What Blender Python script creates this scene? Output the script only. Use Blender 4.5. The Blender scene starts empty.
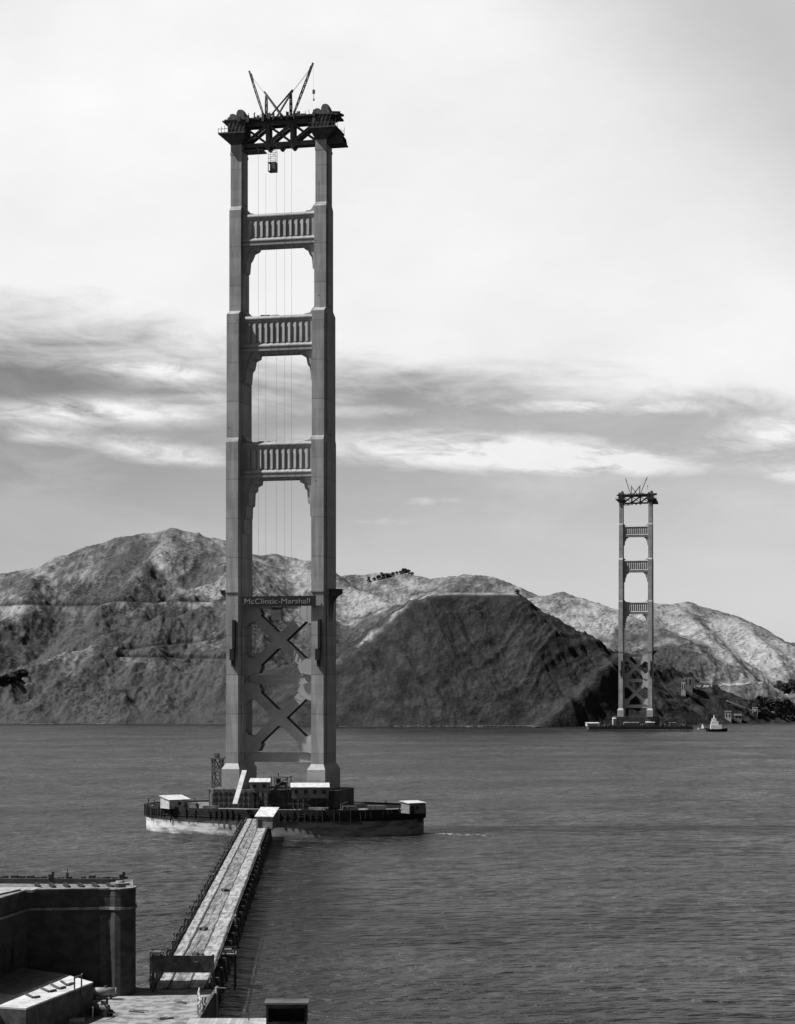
import bpy, math, random
import numpy as np
from mathutils import Vector, Matrix
random.seed(11)
R = math.radians
scene = bpy.context.scene
C = scene.collection
F, HC, YH = 1983.0, 47.0, 681.0          # focal length in px, camera height, horizon row
TYAW = R(-13.0)                          # bridge axis, clockwise from +Y
SUN_AZ, SUN_EL = 84.0, 53.0              # degrees left of straight behind the camera, elevation
ca, sa = math.cos(TYAW), math.sin(TYAW)

def P(px, py, Y):
    return Vector(((px - 397.5) * Y / F, Y, HC + (YH - py) * Y / F))
def G(px, py, z):
    Y = (HC - z) * F / (py - YH)
    return Vector(((px - 397.5) * Y / F, Y, z))

# ------------------------------------------------------------------ materials
def nodes_of(name):
    m = bpy.data.materials.new(name); m.use_nodes = True
    nt = m.node_tree
    return m, nt, nt.nodes['Principled BSDF']
def N(nt, typ, **kw):
    n = nt.nodes.new(typ)
    for k, v in kw.items():
        if k in ('operation', 'blend_type', 'data_type', 'attribute_name', 'noise_type', 'feature', 'wave_type', 'bands_direction', 'clamp', 'use_clamp', 'interpolation_type', 'noise_dimensions', 'sky_type', 'distance'):
            setattr(n, k, v)
        else:
            n.inputs[k].default_value = v
    return n
def L(nt, a, b): nt.links.new(a, b)
def math_(nt, op, a, b=None, c=None, clamp=False):
    n = nt.nodes.new('ShaderNodeMath'); n.operation = op; n.use_clamp = clamp
    for i, v in enumerate((a, b, c)):
        if v is None: continue
        if isinstance(v, (int, float)): n.inputs[i].default_value = v
        else: L(nt, v, n.inputs[i])
    return n.outputs[0]
def smooth(nt, x, lo, hi):
    n = nt.nodes.new('ShaderNodeMapRange'); n.interpolation_type = 'SMOOTHSTEP'
    L(nt, x, n.inputs[0]); n.inputs[1].default_value = lo; n.inputs[2].default_value = hi
    return n.outputs[0]
def grey(v): return (v, v, v, 1)

def mat(name, v, v2=None, scale=(1, 1, 1), ns=1.0, rough=.8, bump=0, bscale=None, seam=None, plank=None, spec=.3, detail=6, lo=.38, hi=.62):
    """grey material: two tones mixed by noise, optional seam lines every `seam` m in z, optional planks (axis, width)"""
    m, nt, b = nodes_of(name)
    b.inputs['Roughness'].default_value = rough
    b.inputs['Specular IOR Level'].default_value = spec
    if v2 is None: v2 = v * .7
    tc = N(nt, 'ShaderNodeTexCoord')
    mp = N(nt, 'ShaderNodeMapping'); mp.inputs['Scale'].default_value = scale
    L(nt, tc.outputs['Object'], mp.inputs['Vector'])
    nz = N(nt, 'ShaderNodeTexNoise', Scale=ns, Detail=detail, Roughness=.62)
    L(nt, mp.outputs[0], nz.inputs['Vector'])
    f = smooth(nt, nz.outputs[0], lo, hi)
    mix = N(nt, 'ShaderNodeMix', data_type='RGBA'); mix.inputs[6].default_value = grey(v2); mix.inputs[7].default_value = grey(v)
    L(nt, f, mix.inputs[0])
    col = mix.outputs[2]
    sp = N(nt, 'ShaderNodeSeparateXYZ'); L(nt, tc.outputs['Object'], sp.inputs[0])
    def mul(colour, fac):
        mm = N(nt, 'ShaderNodeMix', data_type='RGBA', blend_type='MULTIPLY'); mm.inputs[0].default_value = 1
        L(nt, colour, mm.inputs[6]); L(nt, fac, mm.inputs[7]); return mm.outputs[2]
    if seam:
        fr = math_(nt, 'FRACT', math_(nt, 'DIVIDE', sp.outputs[2], seam))
        ln = math_(nt, 'LESS_THAN', fr, .35 / seam)
        col = mul(col, math_(nt, 'SUBTRACT', 1.0, math_(nt, 'MULTIPLY', ln, .24)))
        cell = math_(nt, 'FLOOR', math_(nt, 'DIVIDE', sp.outputs[2], seam))
        wn = N(nt, 'ShaderNodeTexWhiteNoise', noise_dimensions='1D'); L(nt, cell, wn.inputs['W'])
        col = mul(col, math_(nt, 'MULTIPLY_ADD', wn.outputs[0], .16, .92))
    if seam:
        f2 = math_(nt, 'FRACT', math_(nt, 'DIVIDE', sp.outputs[2], seam / 4)); l2 = math_(nt, 'LESS_THAN', f2, .07)
        c2 = math_(nt, 'FLOOR', math_(nt, 'DIVIDE', sp.outputs[2], seam / 4)); w2 = N(nt, 'ShaderNodeTexWhiteNoise', noise_dimensions='1D'); L(nt, c2, w2.inputs['W'])
        col = mul(col, math_(nt, 'SUBTRACT', math_(nt, 'MULTIPLY_ADD', w2.outputs[0], .2, .9), math_(nt, 'MULTIPLY', l2, .09)))
        fx = math_(nt, 'FRACT', math_(nt, 'MULTIPLY', sp.outputs[0], .77)); lx = math_(nt, 'LESS_THAN', fx, .09)
        col = mul(col, math_(nt, 'SUBTRACT', 1.0, math_(nt, 'MULTIPLY', lx, .1)))
        vz = N(nt, 'ShaderNodeTexVoronoi', Scale=.22); L(nt, tc.outputs['Object'], vz.inputs['Vector'])
        col = mul(col, math_(nt, 'SUBTRACT', 1.0, math_(nt, 'MULTIPLY', math_(nt, 'LESS_THAN', vz.outputs['Distance'], .07), .5)))
    if plank:
        ax, wd = plank
        q = math_(nt, 'DIVIDE', sp.outputs[ax], wd)
        fr = math_(nt, 'FRACT', q)
        wn = N(nt, 'ShaderNodeTexWhiteNoise', noise_dimensions='1D'); L(nt, math_(nt, 'FLOOR', q), wn.inputs['W'])
        ln = math_(nt, 'LESS_THAN', fr, .1)
        col = mul(col, math_(nt, 'SUBTRACT', math_(nt, 'MULTIPLY_ADD', wn.outputs[0], .4, .7), math_(nt, 'MULTIPLY', ln, .35)))
    L(nt, col, b.inputs['Base Color'])
    if bump:
        n2 = N(nt, 'ShaderNodeTexNoise', Scale=bscale or ns * 3, Detail=6)
        L(nt, tc.outputs['Object'], n2.inputs['Vector'])
        bp = N(nt, 'ShaderNodeBump', Strength=.6, Distance=bump)
        L(nt, n2.outputs[0], bp.inputs['Height']); L(nt, bp.outputs[0], b.inputs['Normal'])
    return m

M = {}
M['steel'] = mat('red_lead_steel', .365, .255, (1, 1, .1), .55, .6, seam=12.2, bump=.05, bscale=.5)
M['strut'] = mat('strut_steel', .36, .29, (.3, .3, .3), .6, .6)
M['dark_steel'] = mat('dark_steel', .11, .065, ns=.8, rough=.6)
M['dark_timber'] = mat('tarred_timber', .09, .045, ns=.9, rough=.9)
M['timber'] = mat('timber', .16, .08, ns=.7, rough=.9)
M['saddle'] = mat('cast_steel', .13, .06, ns=1.2, rough=.7)
M['tar_shade'] = mat('tarred_boards_and_shade', .03, .014, ns=1.2, rough=.9)
M['brace'] = mat('brace_steel', .41, .34, (.3, .3, .3), .6, .6)
M['plinth'] = mat('plinth_steel', .36, .29, ns=.4, rough=.6)
M['concrete'] = mat('fender_concrete', .62, .2, (.12, .12, .5), 1.4, .9, bump=.08, lo=.36, hi=.6)
M['pier'] = mat('pier_concrete', .11, .06, ns=.4, rough=.9)
M['fdeck'] = mat('rough_boards', .2, .06, ns=.35, rough=.9)
M['board_white'] = mat('white_board', .5, .36, ns=.5, rough=.8)
M['roof_white'] = mat('white_roof', .58, .4, ns=.6, rough=.8)
M['wall_white'] = mat('whitewash', .5, .34, ns=.6, rough=.85)
M['wall_grey'] = mat('weathered_board', .22, .13, ns=.7, rough=.9)
M['plank'] = mat('deck_planks', .42, .17, (1.2, .16, 1), 1.3, .9, plank=(1, .42))
M['plank2'] = mat('worn_planks', .3, .11, (1.4, .14, 1), 1.2, .9, plank=(1, .42))
M['black'] = mat('black_paint', .02, .012, ns=1, rough=.6)
M['lettering'] = mat('white_lettering', .3, .18, ns=1, rough=.7)
M['brick'] = mat('old_brick', .07, .04, (1, 1, 1.5), .5, .95, bump=.05, bscale=4)
M['quoin'] = mat('granite', .09, .055, (1, 1, 2), 1.2, .9)
M['coping'] = mat('granite_coping', .24, .12, ns=.8, rough=.9)
M['terrace'] = mat('gun_terrace', .22, .1, ns=1.2, rough=.95)
M['felt'] = mat('roofing_felt', .26, .17, ns=1.0, rough=.95)
M['slate'] = mat('slate_roof', .1, .06, ns=.5, rough=.8)
M['ground'] = mat('gravel_road', .3, .13, ns=.55, rough=1)
M['seawall'] = mat('seawall', .12, .05, ns=.5, rough=1)
M['tank'] = mat('tank_paint', .3, .2, ns=1, rough=.6)
M['car'] = mat('car_paint', .02, .015, ns=1, rough=.25, spec=.5)
M['chrome'] = mat('bright_metal', .7, .6, ns=1, rough=.2)
M['tyre'] = mat('rubber', .02, .015, ns=1, rough=.9)
M['corrugated'] = mat('corrugated_iron', .4, .28, ns=.6, rough=.6, plank=(0, .45))
M['rope'] = mat('wire_rope', .22, .18, ns=1, rough=.7)
M['leaf'] = mat('foliage', .07, .03, ns=.4, rough=.95)
M['trunk'] = mat('bark', .08, .05, ns=1, rough=1)
M['sail'] = mat('canvas', .85, .75, ns=.6, rough=.9)
M['foam'] = mat('foam', .4, .2, (.3, 1, 1), .6, .9)
M['road'] = mat('cut_road', .34, .22, ns=.06, rough=1)
M['sand'] = mat('pale_shingle', .38, .24, ns=.1, rough=1)

# ------------------------------------------------------------------ mesh helpers
class MB:
    def __init__(self): self.v = []; self.f = []
    def add(self, vs, fs):
        o = len(self.v); self.v += [tuple(p) for p in vs]; self.f += [tuple(i + o for i in f) for f in fs]
    def box(self, x0, x1, y0, y1, z0, z1):
        self.add([(x0, y0, z0), (x1, y0, z0), (x1, y1, z0), (x0, y1, z0), (x0, y0, z1), (x1, y0, z1), (x1, y1, z1), (x0, y1, z1)],
                 [(3, 2, 1, 0), (4, 5, 6, 7), (0, 1, 5, 4), (1, 2, 6, 5), (2, 3, 7, 6), (3, 0, 4, 7)])
    def cbox(self, c, s, rz=0):
        m = Matrix.Rotation(rz, 3, 'Z'); vs = []
        for dz in (-.5, .5):
            for dx, dy in ((-.5, -.5), (.5, -.5), (.5, .5), (-.5, .5)):
                vs.append(Vector(c) + m @ Vector((dx * s[0], dy * s[1], dz * s[2])))
        self.add(vs, [(3, 2, 1, 0), (4, 5, 6, 7), (0, 1, 5, 4), (1, 2, 6, 5), (2, 3, 7, 6), (3, 0, 4, 7)])
    def frustum(self, a, z0, b, z1):          # a, b = (cx, cy, w, d)
        vs = []
        for (cx, cy, w, d), z in ((a, z0), (b, z1)):
            for sx, sy in ((-1, -1), (1, -1), (1, 1), (-1, 1)): vs.append((cx + sx * w / 2, cy + sy * d / 2, z))
        self.add(vs, [(3, 2, 1, 0), (4, 5, 6, 7), (0, 1, 5, 4), (1, 2, 6, 5), (2, 3, 7, 6), (3, 0, 4, 7)])
    def prism(self, poly, axis, a, b):        # polygon extruded along an axis ('x': poly=(y,z), 'y': (x,z), 'z': (x,y))
        n = len(poly)
        def pt(p, t): return {'x': (t, p[0], p[1]), 'y': (p[0], t, p[1]), 'z': (p[0], p[1], t)}[axis]
        vs = [pt(p, a) for p in poly] + [pt(p, b) for p in poly]
        fs = [tuple(range(n)), tuple(range(2 * n - 1, n - 1, -1))]
        for i in range(n):
            j = (i + 1) % n; fs.append((j, i, n + i, n + j))
        self.add(vs, fs)
    def bar(self, p, q, w, h=None, up=(0, 0, 1)):
        p, q = Vector(p), Vector(q); d = q - p
        if d.length < 1e-6: return
        d.normalize(); up = Vector(up)
        if abs(d.dot(up)) > .98: up = Vector((0, 1, 0))
        s = d.cross(up).normalized(); u = s.cross(d); h = h or w
        vs = [c + s * (a * w / 2) + u * (b * h / 2) for c in (p, q) for a, b in ((-1, -1), (1, -1), (1, 1), (-1, 1))]
        self.add(vs, [(3, 2, 1, 0), (4, 5, 6, 7), (0, 1, 5, 4), (1, 2, 6, 5), (2, 3, 7, 6), (3, 0, 4, 7)])
    def tube(self, p, q, r, r2=None, n=8):
        p, q = Vector(p), Vector(q); d = (q - p).normalized(); r2 = r if r2 is None else r2
        up = Vector((0, 0, 1)) if abs(d.z) < .95 else Vector((0, 1, 0))
        s = d.cross(up).normalized(); u = s.cross(d)
        vs = []
        for c, rr in ((p, r), (q, r2)):
            for i in range(n):
                a = 2 * math.pi * i / n; vs.append(c + s * (rr * math.cos(a)) + u * (rr * math.sin(a)))
        fs = [tuple(range(n - 1, -1, -1)), tuple(range(n, 2 * n))]
        for i in range(n): j = (i + 1) % n; fs.append((i, j, n + j, n + i))
        self.add(vs, fs)
    def lattice(self, p, q, w, nseg, t=.14, w2=None):   # square lattice girder
        p, q = Vector(p), Vector(q); d = (q - p).normalized(); w2 = w if w2 is None else w2
        up = Vector((0, 1, 0)); s = d.cross(up).normalized(); u = s.cross(d)
        def ring(k):
            c = p.lerp(q, k / nseg); f = math.sin(math.pi * min(max(k / nseg, .06), .94)); ww = w2 + (w - w2) * f
            return [c + s * (a * ww / 2) + u * (b * ww / 2) for a, b in ((-1, -1), (1, -1), (1, 1), (-1, 1))]
        pr = ring(0)
        for k in range(1, nseg + 1):
            r = ring(k)
            for i in range(4):
                j = (i + 1) % 4
                self.bar(pr[i], r[i], t); self.bar(pr[i] if k % 2 else pr[j], r[j] if k % 2 else r[i], t * .7); self.bar(r[i], r[j], t * .7)
            pr = r
    def build(self, name, m, parent=None, smooth=False):
        me = bpy.data.meshes.new(name); me.from_pydata(self.v, [], self.f); me.update()
        import bmesh
        bm = bmesh.new(); bm.from_mesh(me); bmesh.ops.recalc_face_normals(bm, faces=bm.faces); bm.to_mesh(me); bm.free()
        if smooth: me.polygons.foreach_set('use_smooth', [True] * len(me.polygons))
        me.materials.append(m)
        o = bpy.data.objects.new(name, me); C.objects.link(o)
        if parent is not None: o.parent = parent
        return o

def tag(o, label=None, cat=None, group=None, kind=None):
    if label: o['label'] = label
    if cat: o['category'] = cat
    if group: o['group'] = group
    if kind: o['kind'] = kind
    return o
def thing(name, label, cat, loc=(0, 0, 0), rz=0, group=None):
    o = bpy.data.objects.new(name, None); C.objects.link(o)
    o.location = loc; o.rotation_euler = (0, 0, rz); o.empty_display_size = .5
    return tag(o, label, cat, group)
def copy_tree(o, parent=None):
    kids = [c for c in C.objects if c.parent == o]
    c = o.copy(); C.objects.link(c)
    if parent is not None: c.parent = parent
    for k in kids: copy_tree(k, c)
    return c
def tw(base, x, y, z):        # tower local -> world
    return Vector((base[0] + x * ca - y * sa, base[1] + x * sa + y * ca, base[2] + z))

# ------------------------------------------------------------------ terrain
def _hash(ix, iy, seed):
    n = (ix.astype(np.int64) * 374761393 + iy.astype(np.int64) * 668265263 + seed * 974634777) & 0xffffffff
    n = ((n ^ (n >> 13)) * 1274126177) & 0xffffffff
    return ((n ^ (n >> 16)) & 0xffff) / 65535.0
def vnoise(x, y, seed=0):
    ix, iy = np.floor(x), np.floor(y); fx, fy = x - ix, y - iy
    fx = fx * fx * fx * (fx * (fx * 6 - 15) + 10); fy = fy * fy * fy * (fy * (fy * 6 - 15) + 10)
    a, b = _hash(ix, iy, seed), _hash(ix + 1, iy, seed); c, d = _hash(ix, iy + 1, seed), _hash(ix + 1, iy + 1, seed)
    return (a + (b - a) * fx) * (1 - fy) + (c + (d - c) * fx) * fy
def fbm(x, y, oct=5, seed=0, gain=.5):
    t = 0; a = 1; s = 0
    for i in range(oct):
        t = t + a * (vnoise(x, y, seed + i) * 2 - 1); s += a; a *= gain
        x, y = x * 1.9 + y * .6 + 3.1, y * 1.9 - x * .6 + 1.7
    return t / s
def ridged(x, y, oct=5, seed=0, gain=.55):
    t = 0; a = 1; s = 0
    for i in range(oct):
        t = t + a * (1 - np.abs(vnoise(x, y, seed + i) * 2 - 1)); s += a; a *= gain
        x, y = x * 1.9 + y * .6 + 3.1, y * 1.9 - x * .6 + 1.7
    return t / s
#         (px, py, depth) crest points ; front slope, back slope, rocky
RIDGES = [
 ([(-160,600,3050),(-80,590,3000),(0,573,2950),(40,566,2920),(80,551,2880),(120,537,2850),(150,532,2830),(178,530,2820),(203,533,2820),(225,541,2850),(262,560,2950)], .66, .5, 0),
 ([(232,576,2640),(200,587,2590),(165,602,2530),(140,612,2480)], .8, .8, 0),
 ([(240,596,2520),(205,608,2470),(160,622,2420),(110,638,2380),(60,655,2330),(5,678,2270),(-40,705,2240)], .7, .8, 0),
 ([(225,541,2850),(228,560,2720),(232,578,2640),(240,596,2520)], .6, .6, 0),
 ([(178,530,2820),(155,556,2710),(132,582,2610),(112,604,2520),(98,622,2450)], (.9, .7), 0, 0),
 ([(60,560,2900),(40,585,2740),(15,606,2620),(-10,618,2560),(-60,640,2460),(-130,670,2330)], .7, .7, 0),
 ([(240,596,2520),(243,620,2400),(238,650,2310),(228,690,2230),(230,718,2205)], .7, .7, 0),
 ([(165,622,2420),(150,655,2310),(118,690,2230),(95,715,2200)], (.8, .6), 0, 0),
 ([(110,640,2380),(80,668,2290),(40,700,2220),(20,718,2200)], (.8, .6), 0, 0),
 ([(250,556,2900),(275,557,2950),(290,558,2950),(312,562,2920),(335,577,2850),(355,590,2780),(385,602,2600),(415,610,2450)], .62, .6, 0),
 ([(275,557,2950),(265,590,2700),(262,625,2480),(270,670,2300),(280,700,2230)], (.75, .7), 0, 0),
 ([(312,562,2920),(322,600,2640),(318,640,2420),(310,690,2240)], (.75, .7), 0, 0),
 ([(320,584,3650),(345,576,3600),(375,573,3600),(410,574,3550),(432,579,3500),(455,576,3450),(470,574,3400),(492,577,3350),(525,590,3250),(560,604,3200)], .5, .5, 0),
 ([(326,676,2112),(345,655,2125),(380,626,2140),(410,606,2150),(432,594,2158),(470,592,2168),(515,593,2172),(545,608,2175),(580,630,2172),(612,649,2170),(640,667,2195),(670,690,2235),(700,714,2290)], 1.12, .42, 1),
 ([(624,653,2168),(606,668,2112),(580,691,2068),(556,712,2030),(536,729,1998)], (.85, 2.6), 0, 1),
 ([(520,604,2950),(540,597,2850),(562,592,2800),(590,600,2750),(612,608,2700),(640,622,2620),(680,640,2520)], .5, .5, 0),
 ([(630,616,2960),(655,606,2900),(690,605,2900),(720,611,2850),(745,625,2760),(780,643,2700),(840,660,2650),(920,676,2600)], .6, .5, 0),
 ([(655,606,2900),(645,625,2720),(660,645,2540)], (.8, .6), 0, 0),
 ([(745,625,2760),(770,655,2560),(800,690,2400)], (.6, .7), 0, 0),
 ([(690,605,2900),(700,640,2560),(725,660,2460),(755,682,2400)], (.6, .8), 0, 0),
 ([(640,650,2420),(670,648,2420),(700,655,2410),(730,668,2395),(758,686,2370),(770,705,2340)], .7, .5, 0),
 ([(760,655,2650),(800,664,2560),(860,690,2450),(940,700,2400)], .5, .5, 0),
]
RW = []
for pts, sf, sb, rk in RIDGES:
    RW.append(([P(*p) for p in pts], sf, sb, rk))
def terrain(x, y):
    x = np.asarray(x, float); y = np.asarray(y, float)
    wx = x + 22 * fbm(x / 130, y / 130, 3, 50); wy = y + 22 * fbm(x / 130 + 9, y / 130, 3, 60)
    acc = np.zeros_like(x); rock = np.full_like(x, -1e9); soft = np.full_like(x, -1e9); K = 6.0
    for pts, sf, sb, rk in RW:
        best = np.full_like(x, -1e9)
        for a, b in zip(pts[:-1], pts[1:]):
            X, Y = (x, y) if rk else (wx * .7 + x * .3, wy * .7 + y * .3)
            dx, dy = b.x - a.x, b.y - a.y; l2 = dx * dx + dy * dy
            t = np.clip(((X - a.x) * dx + (Y - a.y) * dy) / l2, 0, 1)
            qx, qy, qz = a.x + t * dx, a.y + t * dy, a.z + t * (b.z - a.z)
            d = np.hypot(X - qx, Y - qy)
            if isinstance(sf, tuple):
                cr = (dx * (Y - a.y) - dy * (X - a.x)) / math.sqrt(l2); s = sf[0] + (sf[1] - sf[0]) / (1 + np.exp(-cr / 6))
            else:
                w = 1 / (1 + np.exp((Y - qy) / 25)); s = sb + (sf - sb) * w
            best = np.maximum(best, qz - s * (np.sqrt(d * d + 36) - 6))
        acc = acc + np.exp(np.clip((best + 200) / K, -60, 80))
        if rk: rock = np.maximum(rock, best)
        else: soft = np.maximum(soft, best)
    h = K * np.log(acc + 1e-9) - 200
    rk = 1 / (1 + np.exp(-(rock - soft) / 6))
    amp = np.clip((h + 12) / 45, 0, 1)
    g1 = ridged(x / 190, y / 260, 5, 3) - .62
    g2 = ridged(x / 46 + y / 150, y / 70, 5, 9) - .62
    g5 = ridged(x / 20 - y / 90, y / 34, 4, 91) - .62
    crest = np.full_like(x, 1e9)                       # keep the skyline of the big hills smooth
    for k in (0, 9, 12, 15, 16):
        pts = RW[k][0]
        for a, b in zip(pts[:-1], pts[1:]):
            dx, dy = b.x - a.x, b.y - a.y; t = np.clip(((x - a.x) * dx + (y - a.y) * dy) / (dx * dx + dy * dy), 0, 1)
            crest = np.minimum(crest, np.hypot(x - a.x - t * dx, y - a.y - t * dy))
    cf = .14 + .86 * np.clip((crest - 20) / 150, 0, 1)
    h = h + amp * (1 - rk) * (cf * (16 * g1 + 13 * g2) + (.35 + .65 * cf) * (9 * g5 + 1.8 * fbm(x / 9, y / 9, 4, 21, .6)))
    sx = x + .75 * y                                # slanting strata of the cliff
    g3 = ridged(sx / 70, (y - .5 * x) / 150, 6, 31, .55) - .62
    g4 = fbm((x + y * .9) / 20, (y - .6 * x) / 42, 5, 41, .6)
    wq = 14 * fbm(x / 60, y / 60, 3, 66)
    wl = 1 / (1 + np.exp(-(x - 60) / 25))
    g6 = (1 - wl) * ridged((x + .75 * y + wq) / 36, y / 150, 5, 57, .58) + wl * ridged((x - .95 * y + wq) / 32, y / 150, 5, 59, .58) - .62
    top = np.clip((146 - h) / 18, .12, 1)
    h = h + amp * rk * top * (17 * g3 + 5.5 * g4 + 15.0 * g6)
    return h, rk

def build_hills():
    pxs = np.arange(-130, 930, 1.1)
    ys = [1975.0]
    while ys[-1] < 4200: ys.append(ys[-1] + (1.7 if ys[-1] < 2260 else 1.7 + (ys[-1] - 2260) * .0055))
    ys = np.array(ys)
    YY, PX = np.meshgrid(ys, pxs, indexing='ij')
    XX = (PX - 397.5) * YY / F
    h, rk = terrain(XX, YY)
    # cut roads along contours
    cut = np.zeros_like(h); spoil = np.zeros_like(h)
    def bench(z0, slope, x0, x1, ymax, wid=5.0):
        zc = z0 + slope * (XX - x0)
        d = h - zc
        m = (XX > x0) & (XX < x1) & (YY < ymax)
        c = np.where(m, np.exp(-(d / wid) ** 2), 0)
        return zc, c
    for z0, sl, x0, x1, ym, wd, dep in ((152, 0, -700, -205, 2800, 2.8, 2.5), (86, .12, -330, -190, 2500, 2.4, 2), (78, -.02, -330, -190, 2450, 2.2, 2)):
        zc, c = bench(z0, sl, x0, x1, ym, wd); fill = np.where((XX > x0) & (XX < x1) & (YY < ym), np.exp(-((h - zc + 9) / 6) ** 2), 0); h = h - c * dep; cut = np.maximum(cut, c); spoil = np.maximum(spoil, fill)
    nr, nc = h.shape
    co = np.stack([XX, YY, h], -1).reshape(-1, 3).astype(np.float32)
    i = np.arange((nr - 1) * nc).reshape(nr - 1, nc)[:, :-1].ravel()
    quads = np.stack([i, i + 1, i + nc + 1, i + nc], -1)
    hz = h.ravel(); keep = (hz[quads].max(axis=1) > -4)
    quads = quads[keep].astype(np.int32)
    me = bpy.data.meshes.new('hills')
    me.vertices.add(len(co)); me.vertices.foreach_set('co', co.ravel())
    me.loops.add(len(quads) * 4); me.loops.foreach_set('vertex_index', quads.ravel())
    me.polygons.add(len(quads)); me.polygons.foreach_set('loop_start', np.arange(0, len(quads) * 4, 4, dtype=np.int32))
    me.polygons.foreach_set('loop_total', np.full(len(quads), 4, dtype=np.int32))
    me.update(calc_edges=True); me.validate()
    me.polygons.foreach_set('use_smooth', np.ones(len(quads), dtype=bool))
    # ground cover: pale dry grass, scrub, bare rock
    pale = .27 + .5 * fbm(XX / 170, YY / 240, 5, 70) + .42 * fbm(XX / 26 + YY / 70, YY / 60, 5, 80)
    def blob(px, py, Y, rx, ry, a):
        q = P(px, py, Y); return a * np.exp(-((XX - q.x) / rx) ** 2 - ((YY - q.y) / ry) ** 2)
    pale += blob(170, 572, 2740, 40, 60, .55) + blob(205, 588, 2580, 60, 50, .5) + blob(10, 608, 2600, 60, 60, .45)
    pale += blob(55, 655, 2340, 55, 35, .6) + blob(285, 575, 2800, 90, 120, .35) + blob(370, 597, 2650, 80, 120, .5)
    pale += blob(600, 605, 2760, 160, 160, .42) + blob(545, 600, 2840, 70, 70, .3) + blob(770, 655, 2620, 150, 160, .75) + blob(700, 615, 2850, 160, 160, .25) + blob(790, 690, 2420, 60, 90, .6)
    pale += blob(450, 590, 3300, 200, 200, .1) - blob(685, 618, 2810, 60, 130, .4) - blob(565, 596, 2800, 30, 40, .4)
    pale -= blob(150, 550, 2780, 90, 60, .3) + blob(50, 625, 2560, 60, 110, .6) + blob(110, 705, 2215, 260, 45, .4) + blob(285, 690, 2250, 120, 80, .3)
    pale -= blob(285, 660, 2360, 110, 150, .2)
    pale += blob(720, 695, 2330, 70, 60, .5) - blob(675, 662, 2390, 40, 40, .3)
    pale += .3 * fbm(XX / 9 + YY / 40, YY / 30, 4, 83) - .45 * np.exp(-np.clip(h, 0, None) / 45)
    pale += .2 * spoil
    # pale strip of grass along the cliff top and its western spur
    zline = np.exp(-((h - 142.5) / 2.2) ** 2) * rk * (YY < 2180)
    q1 = P(432, 594, 2158); q2 = P(335, 662, 2119)
    t = np.clip(((XX - q2.x) * (q1.x - q2.x) + (YY - q2.y) * (q1.y - q2.y)) / ((q1.x - q2.x) ** 2 + (q1.y - q2.y) ** 2), 0, 1)
    dd = np.hypot(XX - (q2.x + t * (q1.x - q2.x)), YY - (q2.y + t * (q1.y - q2.y)))
    spur = np.exp(-(dd / 8) ** 2) * np.clip(.6 + 1.2 * fbm(XX / 18, YY / 18, 3, 77), 0, 1)
    rkv = np.clip(rk - 1.2 * spur - zline, 0, 1)
    pale = np.clip(pale, 0, 1) * (1 - rkv) + .6 * spur + .8 * zline
    for nm, arr in (('pale', np.clip(pale, 0, 1)), ('rock', rkv), ('cut', cut)):
        at = me.attributes.new(nm, 'FLOAT', 'POINT'); at.data.foreach_set('value', arr.ravel().astype(np.float32))
    m, nt, b = nodes_of('hill_cover')
    b.inputs['Roughness'].default_value = 1; b.inputs['Specular IOR Level'].default_value = .1
    ge = N(nt, 'ShaderNodeNewGeometry')
    def att(n): a = nt.nodes.new('ShaderNodeAttribute'); a.attribute_name = n; return a.outputs['Fac']
    n1 = N(nt, 'ShaderNodeTexNoise', Scale=.045, Detail=9, Roughness=.7); L(nt, ge.outputs['Position'], n1.inputs['Vector'])
    n3 = N(nt, 'ShaderNodeTexNoise', Scale=.34, Detail=5, Roughness=.7); L(nt, ge.outputs['Position'], n3.inputs['Vector'])
    n2 = N(nt, 'ShaderNodeTexNoise', Scale=.13, Detail=8, Roughness=.75); L(nt, ge.outputs['Position'], n2.inputs['Vector'])
    pv = math_(nt, 'ADD', att('pale'), math_(nt, 'MULTIPLY', math_(nt, 'SUBTRACT', n1.outputs[0], .5), 1.3))
    pf = smooth(nt, pv, .1, .95)
    gv = math_(nt, 'MULTIPLY_ADD', pf, .22, .07)
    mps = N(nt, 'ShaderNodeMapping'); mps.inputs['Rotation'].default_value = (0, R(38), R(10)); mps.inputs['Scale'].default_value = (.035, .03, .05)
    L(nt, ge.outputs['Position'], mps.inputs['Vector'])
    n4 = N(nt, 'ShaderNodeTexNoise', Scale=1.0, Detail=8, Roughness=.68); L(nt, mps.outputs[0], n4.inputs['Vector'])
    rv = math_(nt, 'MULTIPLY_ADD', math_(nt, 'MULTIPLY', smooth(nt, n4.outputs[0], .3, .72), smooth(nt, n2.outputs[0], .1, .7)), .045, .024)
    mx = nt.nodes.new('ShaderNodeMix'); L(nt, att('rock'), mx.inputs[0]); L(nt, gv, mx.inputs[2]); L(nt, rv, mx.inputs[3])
    mx2 = nt.nodes.new('ShaderNodeMix'); L(nt, math_(nt, 'MULTIPLY', att('cut'), .85), mx2.inputs[0]); L(nt, mx.outputs[0], mx2.inputs[2]); mx2.inputs[3].default_value = .02
    mpd = N(nt, 'ShaderNodeMapping'); mpd.inputs['Rotation'].default_value = (0, 0, R(-24)); mpd.inputs['Scale'].default_value = (.15, .03, .05)
    L(nt, ge.outputs['Position'], mpd.inputs['Vector'])
    n5 = N(nt, 'ShaderNodeTexNoise', Scale=1.0, Detail=7, Roughness=.62); L(nt, mpd.outputs[0], n5.inputs['Vector'])
    sc = smooth(nt, math_(nt, 'ADD', math_(nt, 'MULTIPLY', n2.outputs[0], .35), math_(nt, 'MULTIPLY', n5.outputs[0], .65)), .36, .62)
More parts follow.
